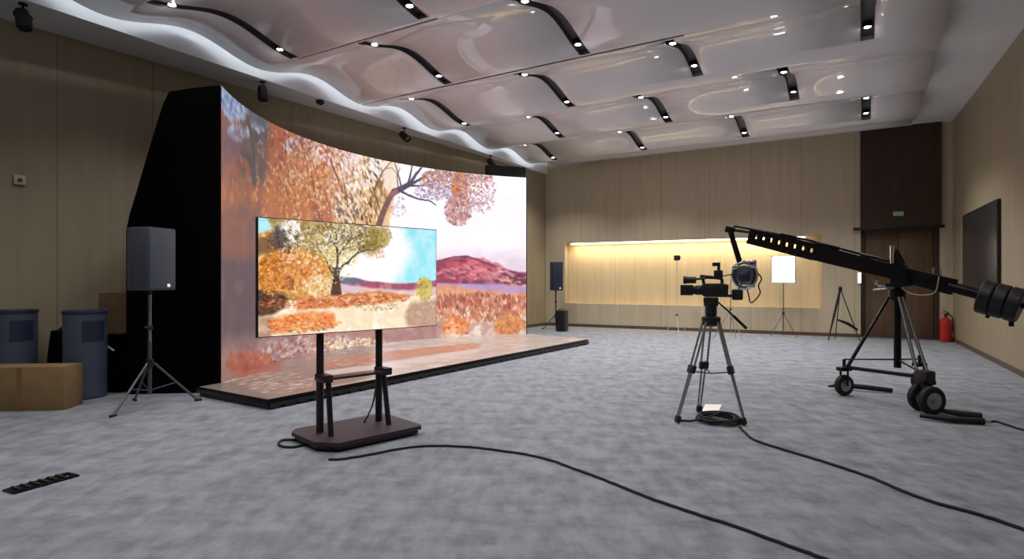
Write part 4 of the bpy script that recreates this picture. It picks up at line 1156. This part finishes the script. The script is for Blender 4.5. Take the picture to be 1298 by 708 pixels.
for sgn in (-1, 1):
    hd.box(CP(0.345, sgn * 0.066, zc + 0.085), (0.13, 0.008, 0.11), rot=frame(CD), bev=0.002)
    hd.box(CP(0.345, 0, zc + 0.085 + sgn * 0.053), (0.13, 0.14, 0.008), rot=frame(CD), bev=0.002)
hd.build('lens_hood', M_BLACK, ln)
MB().lathe([(0.05, 0.0), (0.048, 0.004), (0.03, 0.01), (0.005, 0.012)], CP(0.285, 0, zc + 0.085), axis=CD, seg=24).build('front_glass', M_LENSGLASS, ln)
MB().tube(smooth_path([CP(0.13, 0, zc + 0.16), CP(0.14, 0, zc + 0.215), CP(0.10, 0, zc + 0.235), CP(-0.06, 0, zc + 0.225), CP(-0.09, 0, zc + 0.2), CP(-0.09, 0, zc + 0.16)], 6), 0.016, 10).build('top_handle', M_BLACK, vc)
vf = MB().lathe([(0.03, -0.06), (0.036, -0.055), (0.036, 0.04), (0.042, 0.05), (0.042, 0.07), (0.03, 0.075)], CP(0.30, 0.03, zc + 0.205), axis=CD * 1.0, seg=20).build('viewfinder', M_BLACK, vc)
MB().tube([CP(0.12, 0.03, zc + 0.225), CP(0.28, 0.03, zc + 0.212)], 0.012, 8).build('viewfinder_arm', M_BLACKM, vf)
MB().tube([CP(0.02, 0.0, zc + 0.235), CP(0.18, 0.0, zc + 0.25)], 0.018, 10).build('microphone', M_RUBBER, vc)
MB().box(CP(-0.045, 0, zc + 0.27), (0.09, 0.07, 0.09), rot=frame(CD), bev=0.01).box(CP(-0.05, 0, zc + 0.34), (0.03, 0.03, 0.07), rot=frame(CD), bev=0.006).box(CP(-0.02, 0, zc + 0.39), (0.08, 0.05, 0.04), rot=frame(CD), bev=0.008).build('receiver_unit', M_BLACK, vc)
MB().box(CP(-0.2, 0, zc + 0.02), (0.1, 0.05, 0.03), rot=frame(CD), bev=0.006).box(CP(-0.275, 0, zc + 0.035), (0.11, 0.1, 0.115), rot=frame(CD), bev=0.018).build('battery_pack', M_BLACK, vc)
MB().tube(smooth_path([CP(-0.28, 0.0, zc + 0.09), CP(-0.33, 0.0, zc + 0.17), CP(-0.30, 0.0, zc + 0.25), CP(-0.22, 0.0, zc + 0.27), CP(-0.1, 0.0, zc + 0.25)], 6), 0.006, 8).build('lead', M_RUBBER, vc)
# coil of cable between the tripod feet
cl = P(910, 534) + Vector((0, 0, 0))
pts = []
for i in range(130):
    an = i / 130 * 2 * math.pi * 5.2
    rr = 0.215 + 0.03 * math.sin(i * 0.37) - 0.012 * (i / 130)
    pts.append(cl + Vector((math.cos(an) * rr * 0.92, math.sin(an) * rr, 0.014 + 0.05 * i / 130 + 0.004 * math.sin(i * 1.1))))
pts = pts + [cl + Vector((-0.2, -0.1, 0.05)), cl + Vector((-0.3, -0.04, 0.016)), cl + Vector((-0.4, 0.0, 0.014))]
t = MB().tube(pts, 0.012, 8).build('cable_coil', M_RUBBER, None, cl)
tag(t, 'coil of black cable lying between the feet of the camera tripod', 'cable coil')
pa = [P(u, v, 0.004) for u, v in [(890, 521), (911, 521), (915, 512.5), (894, 512)]]
tag(MB().prism(pa, (0, 0, 0.003)).build('paper_sheet', M_PAPER, None, pa[0]), 'white paper sheet on the carpet behind the tripod cable coil', 'paper')

# ------------------------------------------------------------------ jib crane
JC = Vector((4.82, 7.30, 0))
jb = thing('jib_crane', JC, 'black camera jib crane with perforated arm on a wheeled tripod base', 'camera crane')
W = [P(1070, 501), P(1174, 523), Vector((5.55, 7.95, 0))]
HZ = 1.30
def wheel(c, r, axis, parent, w=0.075):
    ax = Vector(axis).normalized()
    o = MB().lathe([(r * 0.62, -w * 0.4), (r * 0.8, -w * 0.5), (r * 0.95, -w * 0.38), (r, -w * 0.15), (r, w * 0.15), (r * 0.95, w * 0.38), (r * 0.8, w * 0.5), (r * 0.62, w * 0.4)], c, axis=ax, seg=30).build('wheel', M_RUBBER, parent)
    MB().lathe([(r * 0.5, -w * 0.45), (r * 0.58, -w * 0.48), (r * 0.58, w * 0.48), (r * 0.5, w * 0.45)], c, axis=ax, seg=24).lathe([(0.025, -w * 0.7), (0.025, w * 0.7)], c, axis=ax, seg=12).build('hub', M_STEEL, o)
    return o
col = MB().tube([JC + Vector((0, 0, 0.40)), JC + Vector((0, 0, 1.48))], 0.042, 16).build('column', M_BLACKM, jb)
MB().lathe([(0.07, -0.07), (0.095, -0.05), (0.095, 0.05), (0.06, 0.08)], JC + Vector((0, 0, HZ)), seg=20).build('hub_collar', M_BLACKM, jb)
tops = []
for i, w_ in enumerate(W):
    d = w_ - JC; d.z = 0; dn = d.normalized(); sd = Vector((-dn.y, dn.x, 0))
    top = JC + dn * 0.09 + Vector((0, 0, HZ - 0.02)); bot = Vector((w_.x, w_.y, 0.36)) - dn * 0.03
    lg = MB()
    for sg in (-1, 1):
        lg.tube([top + sd * 0.02 * sg, bot + sd * 0.055 * sg], 0.016, 10)
    leg = lg.build('leg', M_GREYMET if i == 1 else M_BLACKM, jb)
    r = (0.135, 0.16, 0.135)[i]
    wx = (Vector((0.25, -0.97, 0)) if i == 0 else (Vector((0.15, -0.99, 0)) if i == 1 else Vector((0.3, -0.95, 0))))
    side = wx.normalized()
    # fork and wheel pair
    for sg in ((-1, 1) if i == 1 else (1,)):
        wc = Vector((w_.x, w_.y, r)) + (side * 0.11 * sg + side.cross(Vector((0, 0, 1))) * 0.035 * sg if i == 1 else Vector((0, 0, 0)))
        wh = wheel(wc, r, side, jb)
    if i == 1:
        MB().box(Vector((w_.x, w_.y, 0.40)) - dn * 0.03, (0.17, 0.13, 0.15), rot=frame(side), bev=0.02).box(Vector((w_.x, w_.y, 0.27)) - dn * 0.05, (0.2, 0.06, 0.16), rot=frame(side), bev=0.015).build('brake_unit', M_BLACK, jb)
    MB().box(Vector((w_.x, w_.y, 0.345)), (0.11, 0.16, 0.05), rot=frame(side), bev=0.01).tube([Vector((w_.x, w_.y, 0.34)) + side * 0.06, Vector((w_.x, w_.y, r)) + side * 0.055], 0.014, 8).tube([Vector((w_.x, w_.y, 0.34)) - side * 0.06, Vector((w_.x, w_.y, r)) - side * 0.055], 0.014, 8).tube([Vector((w_.x, w_.y, 0.34)), Vector((w_.x, w_.y, 0.47))], 0.02, 10).build('wheel_fork', M_BLACKM, jb)
    tops.append((bot, top))
# brake levers, spreaders and floor bars
t0, b0 = tops[0][1], tops[0][0]
MB().tube([R(1062, 405, 7.55), R(1075, 410, 7.52), R(1087, 418, 7.48)], [0.012, 0.02, 0.014], 10).build('lever', M_RUBBER, jb)
MB().tube([Vector((W[0].x, W[0].y, 0.37)), Vector((W[1].x, W[1].y, 0.40))], 0.024, 10).build('spreader', M_BLACKM, jb)
MB().tube(smooth_path([Vector((W[0].x, W[0].y, 0.47)) , JC + Vector((0, 0, 0.50)), Vector((W[2].x, W[2].y, 0.42))], 6), 0.010, 8).build('spreader', M_BLACKM, jb)
MB().tube(smooth_path([JC + Vector((0, 0, 0.5)), Vector((W[1].x, W[1].y, 0.42))], 6), 0.012, 8).build('spreader', M_BLACKM, jb)
def bar(pts, r, tip=None):
    f = MB().tube(pts, r, 12).build('stabilizer_bar', M_RUBBER, jb)
    if tip: MB().tube(tip, 0.014, 10).build('bar_tip', M_CHROME, f)
bar([P(1050, 494) + Vector((0, 0, 0.05)), P(1066, 493) + Vector((0, 0, 0.06)), P(1100, 496) + Vector((0, 0, 0.055)), P(1131, 498) + Vector((0, 0, 0.035))], [0.012, 0.035, 0.034, 0.032])
bar([P(1166, 531) + Vector((0, 0, 0.04)), P(1205, 536) + Vector((0, 0, 0.04)), P(1247, 538) + Vector((0, 0, 0.036))], [0.022, 0.034, 0.034], [P(1247, 538) + Vector((0, 0, 0.036)), P(1256, 539) + Vector((0, 0, 0.03))])
bar([P(1185, 524) + Vector((0, 0, 0.05)), P(1215, 529) + Vector((0, 0, 0.045)), P(1244, 531) + Vector((0, 0, 0.036))], [0.02, 0.034, 0.034])
# arm
JH = Vector((-0.653, 0.757, 0))                          # horizontal direction towards the camera end
SL = 0.295
AX = (JH + Vector((0, 0, SL))).normalized()
AY = Vector((0, 0, 1)).cross(JH).normalized(); AZ = AX.cross(AY)
if AZ.z < 0: AZ = -AZ
PV = JC + Vector((0, 0, 1.585))
def AP(x, y, z): return PV + AX * x + AY * y + AZ * z
RA = Matrix((AX, AY, AZ)).transposed()
# forward section: solid half, then a half with eight oval openings
XE = 2.02                                                # tip of the box beam
XH0, XH1 = 1.02, 1.96
arm = MB()
HT, WD = 0.215, 0.10
arm.prism([AP(-0.2, -WD / 2, 0.075), AP(-0.2, -WD / 2, -0.085), AP(XH0, -WD / 2, -HT / 2), AP(XH0, -WD / 2, HT / 2)], AY * WD)
# perforated plates
nh = 8; cw = (XH1 - XH0) / nh
for yo in (-WD / 2, WD / 2 - 0.012):
    bm = arm.bm
    for i in range(nh):
        xc = XH0 + cw * (i + 0.5)
        out, inn, out2, inn2 = [], [], [], []
        N = 16
        for k in range(N):
            an = 2 * math.pi * (k + 0.5) / N
            ca, sa = math.cos(an), math.sin(an)
            mx = max(abs(ca), abs(sa))
            ox, oz = ca / mx * cw / 2, sa / mx * HT / 2
            rx, rz = 0.037, 0.034
            ix = rx * math.copysign(abs(ca) ** 0.6, ca); iz = rz * math.copysign(abs(sa) ** 0.6, sa)
            out.append(bm.verts.new(AP(xc + ox, yo, oz))); out2.append(bm.verts.new(AP(xc + ox, yo + 0.012, oz)))
            inn.append(bm.verts.new(AP(xc + ix, yo, iz + 0.012))); inn2.append(bm.verts.new(AP(xc + ix, yo + 0.012, iz + 0.012)))
        for k in range(N):
            j = (k + 1) % N
            bm.faces.new((out[k], out[j], inn[j], inn[k])); bm.faces.new((out2[j], out2[k], inn2[k], inn2[j]))
            bm.faces.new((inn[k], inn[j], inn2[j], inn2[k])); bm.faces.new((out[j], out[k], out2[k], out2[j]))
arm.box(AP((XH0 + XH1) / 2, 0, HT / 2), (XH1 - XH0, WD, 0.014), rot=RA).box(AP((XH0 + XH1) / 2, 0, -HT / 2), (XH1 - XH0, WD, 0.014), rot=RA)
arm.box(AP(XH1 + 0.02, 0, 0), (0.05, WD, HT + 0.02), rot=RA, bev=0.006)
arm.build('arm', M_BLACKM, jb)
MB().tube([AP(-0.05, -0.02, 0.11), AP(1.2, -0.02, HT / 2 + 0.03), AP(2.3, -0.01, 0.09)], 0.018, 10).box(AP(0.9, 0, HT / 2 + 0.015), (0.32, 0.06, 0.045), rot=RA, bev=0.008).box(AP(1.45, 0, HT / 2 + 0.02), (0.2, 0.06, 0.05), rot=RA, bev=0.008).box(AP(0.4, 0, 0.10), (0.12, 0.07, 0.05), rot=RA, bev=0.008).build('leveling_rod', M_BLACKM, jb)
tipx = 2.34
MB().tube([AP(XH1, 0, 0.06), AP(tipx, 0, 0.02)], 0.022, 10).build('arm_extension', M_BLACKM, jb)
nose = AP(tipx, 0, 0.02)
# drop bracket and remote head
dropb = nose + Vector((0.13, -0.05, -0.50))
dr_ = MB().box(nose, (0.12, 0.1, 0.1), rot=RA, bev=0.015).tube([nose + Vector((0, 0, 0.0)), dropb], 0.042, 12).build('drop_bracket', M_BLACKM, jb)
hc = dropb + Vector((0.06, -0.03, -0.20))
vd = Vector((hc.x, hc.y, 0)).normalized(); vs = Vector((vd.y, -vd.x, 0))
def HP(x, d, z): return hc + vs * x + vd * d + Vector((0, 0, z))
hdo = MB().tube([HP(0.165 * math.cos(t_), 0, 0.2 * math.sin(t_)) for t_ in np.linspace(0, 2 * math.pi, 28, endpoint=False)], 0.034, 12, closed=True).build('remote_head', M_CHROME, jb)
MB().lathe([(0.05, -0.06), (0.15, -0.05), (0.155, 0.04), (0.12, 0.06)], HP(0.0, 0.06, 0.0), axis=vd, seg=28).build('back_plate', M_STEEL, hdo)
MB().box(HP(0.0, -0.06, -0.01), (0.17, 0.16, 0.17), rot=frame(vs), bev=0.02).lathe([(0.05, 0), (0.06, 0.02), (0.06, 0.08), (0.045, 0.09)], HP(-0.01, -0.13, -0.01), axis=-vd, seg=20).build('head_camera', M_BLUECASE, hdo)
for (hx, hz, a_, b_) in ((0.12, 0.17, 0.1, 0.12), (-0.13, 0.12, 0.09, 0.07), (0.09, -0.17, 0.12, 0.05)):
    MB().box(HP(hx, -0.06, hz), (a_, 0.08, b_), rot=frame(vs), bev=0.02).build('motor', M_CHROME, hdo)
MB().tube(smooth_path([HP(0.17, 0, 0.05), HP(0.24, 0, -0.05), HP(0.2, 0, -0.16), HP(0.22, 0, -0.28), HP(0.1, 0, -0.42), HP(0.06, 0, -0.3), HP(0.04, 0, -0.2)], 6), 0.010, 8).build('head_lead', M_RUBBER, hdo)
# pivot plates and controls
pv = MB()
pv.prism([JC + Vector((0, 0, 1.42)) + AY * 0.075 + JH * x + Vector((0, 0, z)) for x, z in [(-0.15, 0.0), (0.05, 0.0), (0.05, 0.46), (0.015, 0.46), (-0.13, 0.14)]], AY * 0.012)
pv.prism([JC + Vector((0, 0, 1.42)) - AY * 0.087 + JH * x + Vector((0, 0, z)) for x, z in [(-0.15, 0.0), (0.05, 0.0), (0.05, 0.46), (0.015, 0.46), (-0.13, 0.14)]], AY * 0.012)
pv.box(JC + Vector((0, 0, 1.43)), (0.22, 0.2, 0.04), rot=frame(JH), bev=0.008)
pv.build('pivot_bracket', M_BLACKM, jb)
MB().tube([JC + AY * 0.1 + JH * 0.03 + Vector((0, 0, 1.70)), JC + AY * 0.1 + JH * 0.03 + Vector((0, 0, 1.92))], 0.024, 12).build('chrome_pin', M_CHROME, jb)
MB().box(JC + JH * 0.14 + AY * 0.1 + Vector((0, 0, 1.42)), (0.09, 0.05, 0.03), rot=frame(JH), bev=0.006).tube([JC + JH * 0.09 + AY * 0.1 + Vector((0, 0, 1.39)), JC + JH * 0.24 + AY * 0.1 + Vector((0, 0, 1.37))], 0.012, 8).box(JC + JH * 0.2 + AY * 0.1 + Vector((0, 0, 1.46)), (0.04, 0.03, 0.05), rot=frame(JH), bev=0.006).build('clamp', M_CHROME, jb)
# rear of the arm and counterweight
MB().box(AP(-0.35, 0, -0.005), (0.52, 0.095, 0.19), rot=RA, bev=0.01).build('rear_arm', M_BLACKM, jb)
MB().tube([AP(-0.55, 0, -0.01), AP(-1.1, 0, -0.02)], 0.062, 16).box(AP(-0.56, 0, 0.06), (0.12, 0.08, 0.06), rot=RA, bev=0.01).build('weight_bar', M_BLACKM, jb)
for i in range(3):
    MB().lathe([(0.06, 0), (0.18, 0.003), (0.192, 0.016), (0.192, 0.110), (0.18, 0.124), (0.06, 0.126)], AP(-0.86 - i * 0.128, 0, -0.03), axis=-AX, seg=30).build('counterweight', M_BLACK, jb)
MB().tube([AP(-1.2, 0, -0.2), AP(-1.22, 0, -0.27)], 0.025, 10).tube([AP(-1.0, 0, -0.2), AP(-0.99, 0, -0.25)], 0.02, 10).tube([AP(-1.1, 0, -0.02), AP(-1.3, 0, -0.02)], 0.03, 12).build('weight_lock', M_BLACKM, jb)
for x in (-0.36, -0.44):
    MB().tube([AP(x, 0, 0.09), AP(x, 0, 0.09) + Vector((0, 0, 0.08))], 0.012, 10).build('handle_post', M_CHROME, jb)
MB().tube(smooth_path([AP(-0.44, 0.06, 0.08), AP(-0.46, 0.07, -0.1), AP(-0.38, 0.07, -0.17), AP(-0.24, 0.07, -0.2), AP(-0.12, 0.06, -0.17)], 6), 0.006, 8).build('white_lead', M_PALE, jb)

# ------------------------------------------------------------------ far equipment
sl = R(993, 342, 15.25); sl.z = 0
t = thing('studio_light', sl, 'lit rectangular studio light on a slim stand before the far niche', 'studio light')
fv = Vector((-sl.x, -sl.y, 0)).normalized(); fs = Vector((-fv.y, fv.x, 0))
def SP(x, d, z): return sl + fs * x + fv * d + Vector((0, 0, z))
hs = MB().box(SP(0, 0, 1.76), (0.58, 0.10, 0.72), rot=frame(fs), bev=0.012).build('lamp_head', M_BLACK, t)
MB().box(SP(0, 0.056, 1.76), (0.53, 0.014, 0.67), rot=frame(fs), bev=0.004).build('diffuser', M_SOFT, hs)
MB().tube([SP(0, -0.02, 0.2), SP(0, -0.02, 1.41)], 0.014, 10).build('pole', M_GREYMET, t)
MB().lathe([(0.02, -0.03), (0.03, -0.02), (0.03, 0.02), (0.02, 0.03)], SP(0, -0.02, 0.62), seg=12).build('collar', M_BLACK, t)
for an in (0.5, 2.6, 4.7):
    MB().tube([SP(0, -0.02, 0.62), SP(0.36 * math.cos(an), -0.02 + 0.36 * math.sin(an), 0.012)], 0.009, 8).build('leg', M_GREYMET, t)
def light_stand(base, h, spread, label, m, an0=0.4, head=False, name='light_stand', ph=0.5, r=0.012):
    t = thing(name, base, label, 'stand')
    b_ = Vector(base)
    MB().tube([b_ + Vector((0, 0, 0.16)), b_ + Vector((0, 0, h))], r, 10).build('pole', m, t)
    MB().lathe([(0.018, -0.03), (0.028, -0.02), (0.028, 0.02), (0.018, 0.03)], b_ + Vector((0, 0, ph)), seg=12).build('collar', M_BLACK, t)
    for k in range(3):
        an = an0 + k * 2.094
        MB().tube([b_ + Vector((0, 0, ph)), b_ + Vector((spread * math.cos(an), spread * math.sin(an), r + 0.001))], r * 0.8, 8).build('leg', m, t)
    if head:
        MB().box(b_ + Vector((0, 0, h + 0.05)), (0.17, 0.1, 0.15), bev=0.03).lathe([(0.04, 0), (0.05, 0.02), (0.05, 0.06), (0.02, 0.062)], b_ + Vector((0.02, -0.05, h + 0.05)), axis=(0.1, -1, 0), seg=16).build('head', M_BLACK, t)
    return t
q = R(858, 326, 16.45); light_stand(Vector((q.x, q.y, 0)), 2.06, 0.32, 'thin pale stand with a small black head before the lit niche', M_PALE, head=True, r=0.012)
q = R(926, 400, 14.6); light_stand(Vector((q.x, q.y, 0)), 1.5, 0.42, 'slim silver stand on the carpet behind the video camera', M_SILVER, an0=0.9, ph=0.75)
# folded A-frame tripod
q = R(1065, 364, 14.25); b_ = Vector((q.x, q.y, 0))
t = thing('folded_tripod', b_, 'small black tripod standing before the far wall, left of the door', 'tripod')
hv = 1.28
MB().lathe([(0.03, -0.06), (0.045, -0.04), (0.045, 0.03), (0.02, 0.06)], b_ + Vector((0, 0, hv)), seg=14).build('head', M_BLACK, t)
for dx, dy, rr in ((-0.32, -0.05, 0.028), (0.42, -0.1, 0.012), (0.1, 0.4, 0.012)):
    MB().tube([b_ + Vector((0, 0, hv)), b_ + Vector((dx * 0.5, dy * 0.5, hv * 0.5)), b_ + Vector((dx, dy, 0.014))], [rr, rr, 0.011], 10).build('leg', M_BLACK, t)
# LED strip under the top of the niche
s0, s1 = far_s(723), far_s(1021)
t = thing('light_strip', FW((s0 + s1) / 2, -0.02, NZ1), 'glowing warm light strip along the top of the far wall niche', 'light strip')
MB().box(FW((s0 + s1) / 2, -0.035, NZ1 - 0.012), (s1 - s0, 0.07, 0.02), rot=frame(XF), bev=0.003).build('profile', M_STEEL, t)
MB().box(FW((s0 + s1) / 2, -0.03, NZ1 - 0.045), (s1 - s0 - 0.02, 0.05, 0.05), rot=frame(XF), bev=0.01).build('diffuser', M_STRIP, t)
al = add_light('strip_glow', 'AREA', FW((s0 + s1) / 2, -0.03, NZ1 - 0.09), 52.0, (1.0, 0.84, 0.6), t, shape='RECTANGLE', size=s1 - s0 - 0.1, size_y=0.06)
al.rotation_euler = frame(XF).to_euler()
# fire extinguisher
fe = FW(far_s(1196), 0.26, 0)
t = thing('fire_extinguisher', fe, 'red fire extinguisher on the floor right of the brown door', 'fire extinguisher')
MB().lathe([(0.11, 0.0), (0.125, 0.015), (0.125, 0.46), (0.11, 0.53), (0.05, 0.58), (0.035, 0.6)], fe, seg=24).build('cylinder', M_RED, t)
MB().lathe([(0.03, 0.6), (0.03, 0.66)], fe, seg=14).box(fe + Vector((0, -0.02, 0.68)), (0.04, 0.16, 0.025), bev=0.006).box(fe + Vector((0, -0.02, 0.72)), (0.035, 0.17, 0.015), rot=Matrix.Rotation(0.25, 3, 'X'), bev=0.004).build('valve_handle', M_BLACK, t)
MB().tube(smooth_path([fe + Vector((0.03, 0, 0.65)), fe + Vector((0.13, -0.02, 0.62)), fe + Vector((0.15, -0.03, 0.45)), fe + Vector((0.14, -0.04, 0.25))], 6), 0.012, 8).build('hose', M_RUBBER, t)
# dark display on the right wall
def right_hit(u, v, off=0.0):
    k = (u - CX) / F
    A_ = C_FR + NR * off
    t_ = (k * A_.y - A_.x) / (RDIR.x - k * RDIR.y)
    p = A_ + RDIR * t_
    return Vector((p.x, p.y, H0 + (CY - v) / F * p.y))
a1 = right_hit(1224, 274); a2 = right_hit(1269, 250)
zt = (a1.z + a2.z) / 2; zb = right_hit(1224, 368).z
cc = (a1 + a2) / 2; wd = (Vector((a1.x, a1.y, 0)) - Vector((a2.x, a2.y, 0))).length
cc.z = (zt + zb) / 2
t = thing('wall_display', cc + NR * 0.03, 'tall dark panel hung on the right wall', 'wall panel')
MB().box(cc + NR * 0.03, (wd, 0.05, zt - zb), rot=frame(RDIR), bev=0.006).build('frame', M_BLACK, t)
MB().box(cc + NR * 0.056, (wd - 0.1, 0.006, zt - zb - 0.1), rot=frame(RDIR), bev=0.001).build('face', M_BOARDDARK, t)
# small exit sign above the door, lit plate at the door edge
p = FW(far_s(1138), 0.12, H0 + (CY - 271) / F * 14.7)
t = thing('exit_sign', p, 'small dim green sign on the brown panel above the door', 'sign')
MB().box(p, (0.22, 0.04, 0.11), rot=frame(XF), bev=0.006).build('case', M_PALE, t)
MB().box(p - YF * 0.022, (0.19, 0.006, 0.08), rot=frame(XF), bev=0.001).build('face', M_EXITG, t)
p = FW(far_s(1090.5) - 0.02, 0.02, H0 + (CY - 352) / F * 15.1)
t = thing('door_panel_light', p, 'thin lit white plate on the wall at the left edge of the door', 'wall light')
MB().box(p, (0.09, 0.03, 0.30), rot=frame(XF), bev=0.006).build('case', M_PALE, t)
MB().box(p - YF * 0.017, (0.07, 0.006, 0.27), rot=frame(XF), bev=0.001).build('face', M_LITSIGN, t)

# ------------------------------------------------------------------ light, camera, colour
w = bpy.data.worlds.new('World'); SC.world = w; w.use_nodes = True
w.node_tree.nodes['Background'].inputs[0].default_value = (0.05, 0.05, 0.06, 1)
w.node_tree.nodes['Background'].inputs[1].default_value = 0.2

cam = bpy.data.cameras.new('camera'); co_ = bpy.data.objects.new('camera', cam); COL.objects.link(co_)
cam.sensor_width = 36; cam.sensor_fit = 'HORIZONTAL'; cam.lens = 36 * F / 1298
cam.clip_start = 0.05; cam.clip_end = 200
co_.location = (0, 0, H0); co_.rotation_euler = (math.radians(90), 0, 0)
SC.camera = co_
for o in list(bpy.data.objects):
    if '_o' in o: del o['_o']
SC.view_settings.view_transform = 'Standard'
SC.view_settings.look = 'None'
SC.view_settings.exposure = 0.0
SC.view_settings.gamma = 1.0
SC.view_settings.use_curve_mapping = False
SC.cycles.use_denoising = True
SC.cycles.max_bounces = 8
SC.cycles.diffuse_bounces = 5
SC.cycles.sample_clamp_indirect = 6.0
SC.cycles.caustics_reflective = False
SC.cycles.caustics_refractive = False
